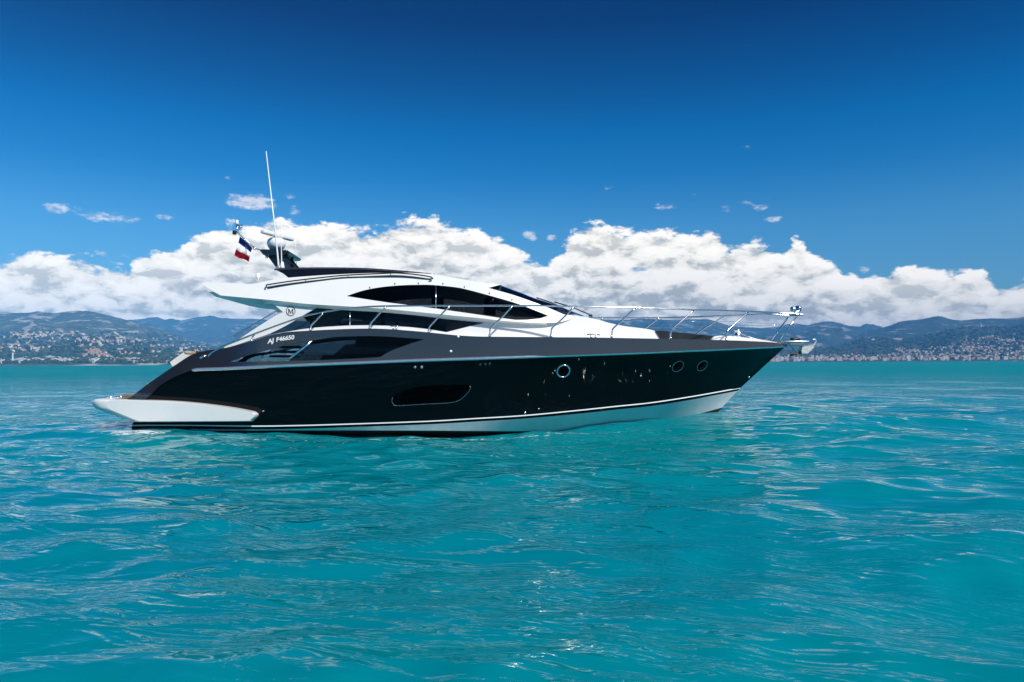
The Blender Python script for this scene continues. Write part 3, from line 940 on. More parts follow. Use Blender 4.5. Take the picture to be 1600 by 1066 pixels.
def window(name, poly, Yf, mat, recess=0.018, step=10.0, frame=None):
    V_, F_ = tri2d(poly, [], step)
    a = shell(V_, F_, Yf, 0.012, -recess)
    o1 = a.build(name, mat, yacht, auto=40)
    o2 = shell(V_, F_, Yf, 0.012, -recess).mirrored().build(name, mat, yacht, auto=40)
    return o1, o2
w1, w2 = window('side_window', low_win, Yc, M['glass'])
for o_, sgn in ((w1, 1), (w2, -1)):
    for (x0, y0, x1, y1, r_, mt) in ((546.8,487.5,546.8,508.5,.012,'steel'),(598,489,598,508,.05,'dark'),(684,499.5,684,514.5,.06,'dark'),(487,488,486,512,.03,'dark')):
        oo = -0.012 if mt == 'steel' else -0.10
        a, b = surf(x0, y0, Yc, oo), surf(x1, y1, Yc, oo)
        a.y *= sgn; b.y *= sgn
        MB().tube([a, b], r_, 8).build('mullion', M[mt], o_)

# ---- upper deck house with the swept wing
roof_edge = sm([(314.5,444.2),(320.6,441.8),(347,441.6),(365,442.6),(382.5,444),(397.5,443),(416,439.4),(431,436.4),(456,433.6),(500,430.4),(540,428.2),(580,426.8),(620,426.2),(650,426.8),(680,429),(703,433),(725,437),(745,440.6),(765,442.6),(784,444.6)], 3)
scr_low = sm([(763,450),(782,455.2),(802,461),(823,468.3),(844,476),(863,483.6),(881,491.4)], 3)
scr_top = sm([(784,446.5),(800.6,452.6),(818,459),(836,466.4),(853,471.5),(870,477),(893,486),(914,494)], 3)
up_win = sm([(541.5,462.8),(558,456.9),(578,451.7),(603,447.9),(630,445.8),(652,445.2),(675,445.4),(711,448.8),(733,453.4),(756,459.5),(783,467),(810,475.2),(834,484.2),(857,493.6)], 3) + [(844,497.8),(825,499.8),(805.5,500),(775,496),(742.5,491),(710,486.4),(684,482.6),(645,477.6),(607.5,473),(575,468.2)]
lip = sm([(854,505),(820,503.8),(780,501),(740,496.6),(700,492.4),(650,487.4),(600,482.6),(545,479),(487.5,475.6),(455,472.4),(420,468.6),(380,465),(345,461.8)], 3)
up_poly = roof_edge + [(763,450)] + scr_low[1:] + [(905,494.2)] + [(885,501),(870,504.5)] + lip + [(334,456),(318.5,447)]
V_, F_ = tri2d(up_poly, [up_win], 6.5)
uh = shell(V_, F_, Yu, 0.05)
uh.both()
rf = bridge(roof_edge, Yu, 0.035, 12)
uh.add(rf.v, rf.f)
uh.build('deckhouse', M['white'], yacht, auto=35)['label'] = 'white upper deckhouse with swept back wing'
# underside of the overhang, from the lip in to the cabin side and across the wing
lip_r = list(reversed(lip))
inner = sm([(336,463.6),(358,467.4),(381,470.2),(393,471.6),(405,473.6),(427,476),(446,476.8),(470,478.8),(495,481.2),(540,484.6),(600,488.4),(650,492.8),(700,497.6),(756,502.2),(800,506),(855,508.6)], 3)
A = resample(lip_r, 90); B = resample(inner, 90)
rowA = [surf(p[0], p[1], Yu, -0.002) for p in A]
rowB = [surf(p[0], p[1], lambda x, z: min(Yc(x, z) + 0.004, Yu(x, z) - 0.015) if x > -5.6 else 1.45) for p in B]
us = loft([rowA, [a.lerp(b, 0.5) for a, b in zip(rowA, rowB)], rowB])
us.both()
# wing soffit across the beam and the slanted end face
na = 34
us.add([p for p in rowB[:na]] + [Vector((p.x, -p.y, p.z)) for p in rowB[:na]], [(i, i + 1, na + i + 1, na + i) for i in range(na - 1)])
tip = [surf(314.5, 444.2, Yu), surf(318.5, 448.5, Yu, -0.01), surf(326, 456, Yu, -0.02), surf(336, 463.6, lambda x, z: 1.45)]
us.add(tip + [Vector((p.x, -p.y, p.z)) for p in tip], [(i, i + 1, 4 + i + 1, 4 + i) for i in range(3)])
e_ = [surf(314.5, 444.2, Yu, -0.003), surf(318.5, 447, Yu, -0.003), surf(334, 456, Yu, -0.003), surf(345, 461.8, Yu, -0.003)]
i_ = [tip[0], tip[1], tip[2], tip[3]]
us2 = MB().add(e_ + i_, [(k, k + 1, 4 + k + 1, 4 + k) for k in range(3)]).both()
us.add(us2.v, us2.f)
us.build('soffit', M['white'], yacht, auto=40)
# aft pillar of the cabin: thickness seen under the wing
pl_ = resample(sm([(405,473.6),(420,478.6),(431,485),(433,489)], 4), 12)
po = resample(sm([(427,475.8),(436,482.6),(442.8,488)], 4), 12)
pa = [surf(p[0], p[1], lambda x, z: 1.60) for p in pl_]
pb = [surf(p[0], p[1], Yc) for p in po]
loft([pb, pa]).build('aft_pillar', M['white'], yacht)
loft([pb, pa]).mirrored().build('aft_pillar', M['white'], yacht)
uw1, uw2 = window('side_window', up_win, Yu, M['glass'])
for o_, sgn in ((uw1, 1), (uw2, -1)):
    for (x0, y0, x1, y1, r_, mt) in ((681,446,681,482,.014,'steel'),(677.5,446,677.5,482,.05,'dark'),(684.5,446,684.5,482,.05,'dark')):
        oo = -0.014 if mt == 'steel' else -0.10
        a, b = surf(x0, y0, Yu, oo), surf(x1, y1, Yu, oo)
        a.y *= sgn; b.y *= sgn
        MB().tube([a, b], r_, 8).build('mullion', M[mt], o_)
for (px_, py_) in ((578,449.6),(617,443.6),(654,442.8),(692,443.6),(726,448.4),(765,458.6),(800,468.8)):
    p = surf(px_, py_, Yu, 0.0)
    MB().rev([(0, -.005), (.022, -.005), (.018, .014), (0, .016)], p, (0, -1, .3), 10).build('deck_fitting', M['steel'], yacht)
# windscreen wrapped over the front
A = resample(scr_low, 30); B = resample(scr_top, 30)
r0 = [surf(p[0], p[1], Yu, -0.006) for p in A]
r2 = [at(p[0], p[1], -0.78 * Yu_t(at(p[0], p[1], -1.2).x) + 0.18) for p in B]
r1 = [a.lerp(b, 0.5) + Vector((0, -0.05, 0.03)) for a, b in zip(r0, r2)]
half = [r0, r1, r2]
mid = [[Vector((p.x + 0.05 * (1 - s_), p.y * s_, p.z + 0.03 * (1 - s_ * s_))) for p in r2] for s_ in (0.6, 0.3, 0.0)]
far_ = [[Vector((p.x, -p.y, p.z)) for p in r_] for r_ in reversed(half + mid[:2])]
ws = loft(half + mid + far_)
ws.build('windscreen', M['screen'], yacht)
# wipers on the windscreen
for (a, b, yy) in (((838,467.5),(884,485.5),-0.75),((866,474),(921,493.5),-0.55)):
    p, q = at(*a, yy), at(*b, yy)
    mm = MB().tube([p + Vector((0, 0, .035)), (p + q) / 2 + Vector((0, 0, .06)), q + Vector((0, 0, .03))], 0.016, 6)
    mm.tube([q + Vector((0, 0, .03)), q + Vector((.02, 0, -.02))], 0.025, 6)
    mm.build('wiper', M['rubber'], yacht)
MB().rev([(0.0, 0), (0.03, 0.005), (0.03, 0.05), (0.0, 0.07)], at(924, 495.5, -0.6), n=10).build('wiper', M['rubber'], yacht)
# black sliding roof panel
vz = sm([(429,420.7),(445,419.6),(461,419.2),(495,418.7),(534,418.8),(565,419.6),(590.6,420.9),(620,423),(647,425.4),(680,429)], 4)
vl = sm([(680,429.6),(647,428.6),(600,428.4),(540,430.6),(490,434),(456,435.6),(443,428)], 4)
V_, F_ = tri2d(vz + vl, [], 5.0)
Yv = lambda x, z: 1.50 - 0.18 * (z - 3.6) - 0.10 * max(0, x + 1.0)
vs_ = shell(V_, F_, Yv, 0.02)
vs_.both()
vt = bridge(vz, Yv, 0.02, 8); vs_.add(vt.v, vt.f)
vb = bridge([(443,428),(429,420.7)], Yv, 0.0, 4); vs_.add(vb.v, vb.f)
vs_.build('sliding_roof', M['visor'], yacht, auto=35)['label'] = 'black sliding roof panel'
MB().tube([surf(p[0], p[1] + 0.6, Yv, 0.004) for p in vz], 0.022, 8).pair('lit_roof_edge', M['grey'], yacht)  # added grey tube paints the lit top edge of the black panel
MB().tube([at(456,433,-1.2), at(446,427.5,-1.2), at(440,424,-1.2)], 0.03, 8).pair('roof_strut', M['dark'], yacht)

# ---- rails
def ptube(name, pts, Yf, r, mat, parent=yacht, n=8, both=True, off=0.0, smn=4):
    P = [surf(p[0], p[1], Yf, off) for p in (sm(pts, smn) if len(pts) > 2 else pts)]
    m_ = MB().tube(P, r, n)
    if both: m_.mirrored().build(name, mat, parent)
    return m_.build(name, mat, parent)
Yr = lambda x, z: max(bs(min(x, 6.9)) - 0.10, 0.14 if x > 6.8 else 0.0)
Yrs = lambda x, z: max(bs(min(x, 7.0)) - 0.10 - 0.04 * max(0, z - 2.3), 0.12)
top_rail = [(326,558.5),(327,555),(331,551),(342,545),(354,539),(376,530.4),(397.5,522),(430,509.8),(461,498.8),(480,493.2),(499,489),(522,485),(544,481.8),(572,479.6),(600,478.6),(650,478),(702,477.6),(750,477.8),(801,478),(850,478),(896,479.2),(945,480),(994,481),(1050,482.8),(1084,484.3),(1130,485.6),(1169,487),(1210,488.8),(1240,490.4),(1250,491)]
rail = ptube('bow_rail', top_rail, Yrs, 0.020, M['steel'], smn=3)
stan = [[(393,534.5),(394.4,527.5),(399.5,521.2)], [(485,517.2),(485.4,511),(487.5,507),(496,498.5),(504.5,489.2)], [(577.6,514.4),(578.3,508),(580.5,503.5),(591,492),(603,479.4)],
        [(670,520.4),(670.4,513.4),(672.6,508.6),(687,494),(703,478)], [(765,526.6),(765.6,516),(768,511.5),(784,496),(801,478.2)], [(860.6,527),(861.4,517),(864,511.5),(880,497),(897,479.4)],
        [(955.5,528),(956.4,518),(959,512.6),(975,498),(993,481.2)], [(1047.6,530),(1048.4,519.5),(1051,514),(1067,500),(1084.5,484.6)], [(1134.5,532.4),(1135.4,521),(1138,515.6),(1153,502),(1170,487.2)]]
for s_ in stan:
    for sgn in (1, -1):
        P = [surf(p[0], p[1], Yrs) for p in sm(s_, 4)]
        P = [Vector((p.x, p.y * sgn, p.z)) for p in P]
        mm = MB().tube(P, 0.019, 8)
        mm.tube([P[0] - Vector((0, 0, 0.01)), P[0] + Vector((0, 0, 0.06))], [0.034, 0.024], 8)
        mm.build('stanchion', M['steel'], rail)
for sgn in (1, -1):
    for dx_ in (0,):
        P = [surf(1220 + dx_ * 0.8, 531, Yrs), surf(1245 + dx_, 494, Yrs)]
        P = [Vector((p.x, p.y * sgn, p.z)) for p in P]
        MB().tube(P, 0.019, 8).build('stanchion', M['steel'], rail)
ptube('guard_wire', [(1066,501.6),(1110,503),(1153,503),(1200,506),(1236,507)], Yrs, 0.006, M['steel'], rail, smn=2)
# pulpit platform and lamp
pc_ = surf(1251, 491.5, Yrs); pc_.y = 0
MB().box(pc_, (0.26, 0.42, 0.03), bev=0.01).build('pulpit_plate', M['rim'], rail)
lm = MB().rev([(0.0, 0), (0.05, 0.0), (0.05, 0.06), (0, 0.06)], pc_ + Vector((0, 0, 0.0)), n=14)
lm.box(pc_ + Vector((0.0, 0, 0.09)), (0.13, 0.12, 0.04), bev=0.012)
lamp = lm.build('bow_lamp', M['steel'], yacht)
MB().rev([(0, -0.12), (0.045, -0.115), (0.065, -0.08), (0.055, -0.03), (0.045, 0.0), (0.055, 0.02), (0.08, 0.035), (0.08, 0.13), (0.07, 0.145), (0, 0.145)], pc_ + Vector((-0.03, 0, 0.165)), (1, 0, 0.05), 18).build('lamp_housing', M['lens'], lamp)

# grab rails on the roof, their dark reflections painted as a dark colour
gr = [(416.5,449),(416,446),(420,444.8),(448,440.4),(478,436.6),(510,433),(544,430),(600,427.4),(619,426.8),(645,428.6),(669,432),(675,434),(676,435.6),(672,436)]
g_ = ptube('grab_rail', gr, Yu, 0.015, M['dark'], off=0.06, smn=3)
ptube('grab_rail', [(418,450.2),(450,444.6),(480,440.4),(512,436.2),(544,433.2),(600,432.2),(633,432.6),(660,435),(672,436)], Yu, 0.011, M['dark'], off=0.02, smn=3)
for (a, b) in (((478,436.6),(477.4,440.6)), ((544,430),(543.6,433.4)), ((610,427),(610.4,432.4))):
    MB().tube([surf(*a, Yu, 0.06), surf(*b, Yu, 0.0)], 0.011, 6).pair('rail_post', M['steel'], g_)
# stair rail with glass at the aft cabin edge
sr = ptube('stair_rail', [(364.7,530),(364.7,526),(367.5,523.6),(400,504.8),(432.5,485.2)], lambda x, z: Yc(x, z) - 0.12, 0.014, M['steel'], smn=3)
V_, F_ = tri2d([(367,529.6),(367,526),(400,506.6),(431,488),(431,493),(404,510.6),(375,529.4)], [], 8)
shell(V_, F_, lambda x, z: Yc(x, z) - 0.12, 0.0).build('glass_panel', M['clear'], sr)

# ---- swim platform
prof_top = sm([(143.6,629),(145.5,626.4),(152,624.4),(180,624.6),(215,625.4),(260,627),(295,629.6),(330,633.4),(362,638),(388,643),(395,645.2),(398.6,648.8)], 3)
prof_bot = sm([(398.6,648.8),(397,653),(391,658.4),(384,659.6),(300,660.2),(207,660.4)], 3)[1:] + sm([(203,659.4),(180,651),(152,640.5),(145,635.5),(143.6,629)], 3)[:-1]
poly = prof_top + prof_bot
P0 = [at(p[0], p[1], -2.42) for p in poly]
xa, xb = min(p.x for p in P0), max(p.x for p in P0)
zc = sum(p.z for p in P0) / len(P0)
def px_of(p):
    q = MROT.transposed() @ (Vector(p) - CAM)
    return 800 + FPX * q.x / -q.z
XOFF = 0.0
for _ in range(200):
    m0 = min(px_of((xa - XOFF + (0.45 - math.sqrt(max(0, 0.45 ** 2 - max(0, yy - 1.97) ** 2))), -yy, 0.7)) for yy in np.linspace(1.2, 2.40, 30))
    if m0 <= 143.8: break
    XOFF += 0.01
secs = []
ys = [2.42, 2.40, 2.34, 2.24, 2.05, 1.6, 0.8, 0.0]
ins = [0.055, 0.025, 0.008, 0.0, 0.0, 0.0, 0.0, 0.0]
for yy, ii in zip(ys, ins):
    r_ = []
    back = 0.0
    if yy > 1.97:
        back = 0.45 - math.sqrt(max(0, 0.45 ** 2 - (yy - 1.97) ** 2))
    for p in P0:
        k = max(0, 1 - (p.x - xa) / 1.5)
        q = Vector((p.x + (back - XOFF) * k, -yy, p.z))
        q.z += (zc - p.z) * ii * 1.6
        q.x += (0.5 * (xa + xb) - p.x) * ii * 0.25
        if p.z < zc and yy > 2.2: q.y += 0.10 * (zc - p.z)
        r_.append(q)
    secs.append(r_)
# keep the near outline exactly on the traced edge
secs = secs + [[Vector((p.x, -p.y, p.z)) for p in r_] for r_ in reversed(secs[:-1])]
n_ = len(P0)
sp = MB()
vs_ = [p for r_ in secs for p in r_]
fs_ = [(i*n_+k, i*n_+(k+1) % n_, (i+1)*n_+(k+1) % n_, (i+1)*n_+k) for i in range(len(secs)-1) for k in range(n_)]
sp.add(vs_, fs_)
sp.add(secs[0], [tuple(range(n_))[::-1]]); sp.add(secs[-1], [tuple(range(n_))])
plat = sp.build('swim_platform', M['white'], yacht, auto=50)
pz = at(180, 624.6, -2.2).z
MB().box((xa + 0.62, 0, pz + 0.004), (0.75, 3.9, 0.02)).build('teak_deck', M['teak'], plat)
for px_ in (170, 186):
    c_ = at(px_, 623.5, -1.8)
    MB().tube([c_ + Vector((-.08, 0, .05)), c_ + Vector((.08, 0, .05))], 0.014, 6).tube([c_ + Vector((-.04, 0, -.03)), c_ + Vector((-.04, 0, .05))], 0.012, 6).tube([c_ + Vector((.04, 0, -.03)), c_ + Vector((.04, 0, .05))], 0.012, 6).build('cleat', M['steel'], plat)

# ---- cockpit: sole, bulkheads, seats, stairs
zs = at(420, 585, 0).z
ck = MB().box(((at(250, 585, 0).x + at(700, 585, 0).x) / 2, 0, 0.86), (at(700, 585, 0).x - at(250, 585, 0).x, 4.1, 0.06))
ck.build('cockpit_sole', M['teak'], yacht)
MB().box((at(285, 585, 0).x, 0, 0.98), (0.08, 3.9, 0.30)).build('transom_bulkhead', M['white'], yacht)
# deck forward of the cockpit, gunwale to gunwale
dk_e = [(690,524.5),(740,528.6),(765,529.2),(840,529.8),(919,530.4),(1000,531.8),(1047,532.8),(1100,533.8),(1160,535.6),(1206,537.4),(1226,539.6)]
dk = bridge(dk_e, lambda x, z: max(bs(x) - 0.06, 0.03), 0.0, 4, 0.02)
dk.build('foredeck', M['white'], yacht)
# side decks beside the cabin
sdk = [(352,546),(394,536.5),(433,525),(487,520),(562,517),(640,520),(690,524.5)]
E1 = [surf(p[0], p[1], Yb, -0.03) for p in sm(sdk, 3)]
E2 = [Vector((p.x, -Yc_t(p.x) + 0.15, p.z)) for p in E1]
loft([E1, E2]).pair('side_deck', M['white'], yacht)
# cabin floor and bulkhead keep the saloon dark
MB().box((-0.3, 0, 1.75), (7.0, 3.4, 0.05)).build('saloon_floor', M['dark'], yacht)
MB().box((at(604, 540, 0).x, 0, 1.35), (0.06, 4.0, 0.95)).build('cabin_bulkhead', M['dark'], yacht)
sb = MB().box((at(535, 560, -1.2).x, -1.3, at(535, 557, -1.3).z - 0.12), (0.85, 0.7, 0.30), bev=0.07)
sb.build('cockpit_seat', M['tan'], yacht)
MB().box((at(598, 548, 0.6).x - 0.3, 0.7, 1.45), (0.5, 0.9, 0.5), bev=0.08).build('cockpit_seat', M['dark'], yacht)
for i, (xa_, ya_, xb_, yb_) in enumerate(((442,544.6,476,541),(434,551.2,470,549),(427,557.8,464,556))):
    a, b = at(xa_, ya_, -1.35), at(xb_, yb_, -1.35)
    c_ = (a + b) / 2
    st_ = MB().box(c_, ((b - a).length, 0.75, 0.05), bev=0.02).build('stair_tread', M['dark'], yacht)
    MB().box(Vector((b.x, c_.y - 0.1, c_.z)), (0.09, 0.5, 0.035), bev=0.012).build('nosing', M['steel'], st_)
# cushion standing over the stern
cs_ = [(265.5,566),(288,549.6),(291,548.4),(299.5,549),(299.2,556),(269.6,573)]
V_, F_ = tri2d(cs_, [], 4)
a = shell(V_, F_, lambda x, z: 1.35, 0.02)
b_ = bridge(cs_ + [cs_[0]], lambda x, z: 1.35, 0.0, 4)
a.both(); a.add(b_.v, b_.f)
cu = a.build('stern_sunpad', M['cream'], yacht, auto=40)
cz = [(288,549.6),(291,548.2),(299.6,548.8),(299.4,552.6),(291,552)]
V_, F_ = tri2d(cz, [], 3)
a = shell(V_, F_, lambda x, z: 1.37, 0.02); b_ = bridge(cz + [cz[0]], lambda x, z: 1.37, 0.0, 3); a.both(); a.add(b_.v, b_.f)
a.build('headrest', M['tan'], cu, auto=40)
MB().rev([(0, 0), (0.055, 0), (0.05, 0.03), (0, 0.035)], surf(319, 556.5, Yb) , (0, -0.6, 0.8), 14).build('fuel_cap', M['steel'], yacht)
MB().box(surf(316.5, 558, Yb, 0.01), (0.14, 0.03, 0.05), Matrix.Rotation(R(-28), 3, 'Y'), bev=0.01).build('stern_fairlead', M['steel'], yacht)
# saloon fittings seen dimly through the glass
MB().box((at(713, 506, -1.0).x, -0.9, at(713, 510, -0.9).z), (0.5, 0.3, 0.35), bev=0.06).build('saloon_cushion', M['cream'], yacht)
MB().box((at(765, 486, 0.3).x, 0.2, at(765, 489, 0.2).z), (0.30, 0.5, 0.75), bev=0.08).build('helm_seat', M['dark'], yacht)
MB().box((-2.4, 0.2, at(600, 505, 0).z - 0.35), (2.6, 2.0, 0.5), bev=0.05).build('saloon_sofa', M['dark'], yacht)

# ---- dark sunpad and anchor locker on the foredeck
pd_ = [(1024,517),(1034,516.6),(1060,519.4),(1090,522.6),(1114,525.2),(1118,527.5),(1112,533),(1034,533)]
Yp = lambda x, z: 0.95 - 0.12 * max(0, x - 3.6)
V_, F_ = tri2d(pd_, [], 6)
a = shell(V_, F_, Yp, 0.02); a.both(); b_ = bridge([(1024,517)] + pd_[1:6], Yp, 0.0, 5); a.add(b_.v, b_.f)
a.build('bow_sunpad', M['dark'], yacht, auto=40)['label'] = 'dark sunpad on the foredeck'
lk = sm([(1110,533),(1114,528),(1119,525.4),(1131,524.6),(1150,525.8),(1175,529),(1206,533.6),(1226,538)], 3)
Yk = lambda x, z: max(0.06, bs(min(x, 7.2)) * 0.62)
V_, F_ = tri2d(lk + [(1206,538.4),(1160,536),(1130,535)], [], 5)
a = shell(V_, F_, Yk, 0.02); a.both(); b_ = bridge(lk, Yk, 0.0, 5); a.add(b_.v, b_.f)
a.build('anchor_locker', M['white'], yacht, auto=40)
# windlass, bow plate, roller and pulpit step
wl = at(1152, 525, 0)
wm = MB().rev([(0, -0.1), (0.09, -0.1), (0.09, -0.02), (0.05, 0.0), (0.05, 0.05), (0.085, 0.07), (0.085, 0.11), (0, 0.12)], wl + Vector((0, 0, .06)), n=16)
wm.box(wl + Vector((0.05, 0.12, 0.04)), (0.16, 0.12, 0.14), bev=0.03)
wm.build('windlass', M['steel'], yacht)
MB().tube([wl + Vector((.06, 0, .06)), at(1180, 530, 0), at(1204, 534, 0)], 0.018, 6).build('anchor_chain', M['galv'], yacht)
MB().tube([at(1168,537,-.3), at(1168.5,528.6,-.3), at(1176,529,-.3), at(1176,538,-.3)], 0.014, 6).pair('bow_fairlead', M['steel'], yacht)
bpz = at(1225, 534, 0)
rollm = MB().box((at(1224, 534.5, 0) + at(1252, 534.5, 0)) / 2, ((at(1252, 534, 0) - at(1206, 534, 0)).length, 0.30, 0.05), bev=0.012)
for yy in (-0.11, 0.11):
    rollm.box((at(1238, 537, yy) + at(1252, 537, yy)) / 2, (0.40, 0.02, 0.14), bev=0.005)
    rollm.tube([at(1232, 536, yy), at(1246, 551, yy)], 0.025, 8)
rollm.tube([at(1250.5, 533, -.12), at(1250.5, 528, -.12)], [0.03, 0.02], 8)
roller = rollm.build('bow_roller', M['rim'], yacht, auto=40)
MB().box(at(1242, 533, 0) + Vector((0, 0, 0.05)), (0.22, 0.16, 0.07), bev=0.03).build('roller_pad', M['rubber'], roller)

# ---- cleats on the gunwale
for (px_, py_, w_) in ((927, 527.5, 20), (617, 514.5, 14)):
    a, b = surf(px_ - w_/2, py_ - 4.4, Yr), surf(px_ + w_/2, py_ - 4.0, Yr)
    c_ = (a + b) / 2
    m_ = MB().tube([a, a.lerp(b, .3) + Vector((0, 0, .012)), a.lerp(b, .7) + Vector((0, 0, .012)), b], 0.014, 8)
    for t_ in (0.33, 0.67):
        q = a.lerp(b, t_)
        m_.tube([q - Vector((0, 0, .09)), q], [0.026, 0.016], 8)
    m_.build('mooring_cleat', M['steel'], yacht)
    m_.mirrored().build('mooring_cleat', M['steel'], yacht)

# ---- portholes, hull window and small fittings in the topsides
for (px_, py_, r_) in ((880.3, 580, .165), (1059, 572.6, .160), (1097, 571.6, .155)):
    for sgn in (1, -1):
        p, nn = onhull(px_, py_, 0.0)
        p = Vector((p.x, p.y * sgn, p.z)); nn = Vector((nn.x, nn.y * sgn, nn.z))
        ri = .80 if px_ < 1000 else .90
        fr0 = MB().rev([(r_ * ri, -.01), (r_ * ri, .010), (r_ * (ri + .03), .014), (r_ * .97, .014), (r_, .006), (r_, -.01)], p, nn, 36)
        fr0.f = fr0.f[:-2]; fr0.mi = fr0.mi[:-2]
        pw = fr0.build('porthole', M['steel'] if px_ < 1000 else M['rim'], yacht)
        MB().rev([(r_ * (ri + .02), .002), (r_ * (ri + .02), .006)], p, nn, 36).build('pane', M['void'], pw)
hw = [(612.4,627),(613.4,621.6),(616.5,617.2),(632,610.4),(648,605.2),(666,603),(690,601.8),(728,600.8),(733.6,602),(735,606),(729.5,615),(711,628.2),(665,631.4),(620,634),(615,631.8)]
hwp = dense(hw, 4)
def on_px(V_, F_, off):
    o = [onhull(p[0], p[1], off)[0] for p in V_]
    m_ = MB(); F2 = []
    for q in F_:
        a, b, c = (o[i] for i in q[:3])
        F2.append(q if (b - a).cross(c - a).y < 0 else q[::-1])
    return m_.add(o, F2)
V_, F_ = tri2d(hw, [], 7)
hwm = on_px(V_, F_, 0.006)
hwn = hwm.build('hull_window', M['void'], yacht)
hwm.mirrored().build('hull_window', M['void'], yacht)
edge_ = [onhull(p[0], p[1], 0.008)[0] for p in sm([(733.6,603),(735,606),(729.5,615),(711,628.2),(665,631.4),(620,634),(615,631.8),(612.4,627),(613.4,621.6)], 3)]
MB().tube(edge_, 0.008, 6).build('window_trim', M['rim'], hwn)
for (px_, py_, r_, nm, mt) in ((648.5,574,.028,'vent','steel'),(659,574,.028,'vent','steel'),(750,570,.03,'vent','dark'),(758,569.6,.03,'vent','dark'),(765,569.4,.03,'vent','dark'),(820.5,644.6,.022,'drain','steel'),(842,639,.016,'drain','steel'),(411.5,642.5,.02,'drain','steel'),(1170,590,.02,'drain','steel')):
    p, nn = onhull(px_, py_, 0.0)
    MB().rev([(0, -.01), (r_ * 1.2, -.01), (r_, .014), (r_ * .5, .016), (0, .012)], p, nn, 14).build(nm, M[mt], yacht)
for (px_, py_) in ((704.5, 549), (716, 526)):
    p = surf(px_, py_, Yb, 0.004)
    MB().rev([(0, -.01), (0.03, -.01), (0.026, .01), (0, .014)], p, (0, -1, 0.2), 14).build('courtesy_light', M['letter'], yacht)

# ---- lettering: registration on the band and round emblem on the pillar
def glyphs(text, size=1.0):
    cu_ = bpy.data.curves.new('t', 'FONT'); cu_.body = text; cu_.size = size; cu_.resolution_u = 4; cu_.offset = 0.035
    ob = bpy.data.objects.new('t', cu_); col.objects.link(ob)
    bpy.context.view_layer.update()
    me = ob.evaluated_get(bpy.context.evaluated_depsgraph_get()).to_mesh()
    V_ = [(v_.co.x, v_.co.y) for v_ in me.vertices]; F_ = [tuple(p.vertices) for p in me.polygons]
    bpy.data.objects.remove(ob); bpy.data.curves.remove(cu_)
    return V_, F_
for (txt, xa_, xb_) in (('AJ', 417.6, 427.2), ('F46650', 431.6, 459.6)):
    V_, F_ = glyphs(txt)
    x1 = max(p[0] for p in V_); x0 = min(p[0] for p in V_); hh = max(p[1] for p in V_)
    pix = []
    for (x, y) in V_:
        bx = xa_ + (xb_ - xa_) * (x - x0) / (x1 - x0); t_ = (bx - 417.6) / 42.0
        by = 537.2 + (530.0 - 537.2) * t_ - 0.9 * math.sin(math.pi * t_)
        pix.append((bx + 0.14 * y / hh * 5, by - y / hh * 6.8))
    shell(pix, F_, Yb, 0.0, 0.007).build('registration_lettering', M['letter'], yacht, smooth=False)
# emblem: ring and a serif M
em = MB()
def ell(r, n=40): return [(454.2 + r * math.cos(2*math.pi*k/n) * 0.96, 486.2 + r * math.sin(2*math.pi*k/n)) for k in range(n)]
V_, F_ = tri2d(ell(7.7), [ell(6.75)], 1.5)
e1 = shell(V_, F_, Yc, 0.0, 0.007); em.add(e1.v, e1.f)
Mp = [[(-4.4,3.6),(-2.2,3.6),(-2.2,3.0),(-2.95,2.8),(-2.75,-1.6),(-0.2,3.7),(0.15,3.7),(2.55,-1.6),(2.65,2.8),(1.9,3.0),(1.9,3.6),(4.6,3.6),(4.6,3.0),(3.85,2.8),(3.7,-2.9),(4.4,-3.1),(4.4,-3.6),(2.5,-3.6),(0.1,1.6),(-2.4,-3.6),(-4.3,-3.6),(-4.3,-3.1),(-3.55,-2.9),(-3.7,2.8),(-4.4,3.0)]]
for pl in Mp:
    V_, F_ = tri2d([(454.2 + x, 486.4 + y) for x, y in pl], [], 1.2)
    e1 = shell(V_, F_, Yc, 0.0, 0.008); em.add(e1.v, e1.f)
em.build('emblem', M['ink'], yacht, smooth=False)

# ---- radar mast, dome, scanner, aerials, ensign staff
YM = -0.22
def slab(poly, y0, y1, n=2):
    """traced outline at its own depth, from y0 back to y1"""
    V_, F_ = tri2d(poly, [], 4)
    A = [at(p[0], p[1], y0) for p in V_]
    m_ = MB(); F2 = []
    for q in F_:
        a, b, c = (A[i] for i in q[:3])
        F2.append(q if (b - a).cross(c - a).y < 0 else q[::-1])
    m_.add(A, F2)
    Bk = [Vector((p.x, y1, p.z)) for p in A]
    m_.add(Bk, [q[::-1] for q in F2])
    cnt = {(q[i], q[(i + 1) % len(q)]) for q in F2 for i in range(len(q))}
    for (a, b) in cnt:
        if (b, a) not in cnt:
            m_.add([A[a], A[b], Bk[b], Bk[a]], [(0, 3, 2, 1)])
    return m_
mast = slab([(416,397),(446,397.5),(447,402),(455,412),(461.5,420.5),(446,423),(437,422),(430,416.5),(423,407)], -0.30, 0.30).build('radar_mast', M['visor'], yacht, auto=40)
slab([(404.6,390),(411,389.6),(430,390.2),(448,391),(453.6,393.8),(450.7,397.2),(430,398.4),(411,398)], -0.62, 0.62).build('mast_table', M['visor'], mast, auto=40)
slab([(437,401),(443.5,400.5),(455,418.5),(446,419.5)], -0.315, -0.295).build('mast_panel', M['grey'], mast, auto=40)
MB().tube([at(445,400,-.34), at(448.6,404,-.34), at(461,419,-.34)], 0.03, 8).pair('mast_leg', M['visor'], mast)
dc = at(431.7, 389.5, -0.1)
MB().rev([(0, -0.01), (0.16, -0.01), (0.205, 0.06), (0.225, 0.12), (0.225, 0.17), (0.205, 0.23), (0.15, 0.27), (0.0, 0.285)], dc, n=32).build('radar_dome', M['dome'], mast)
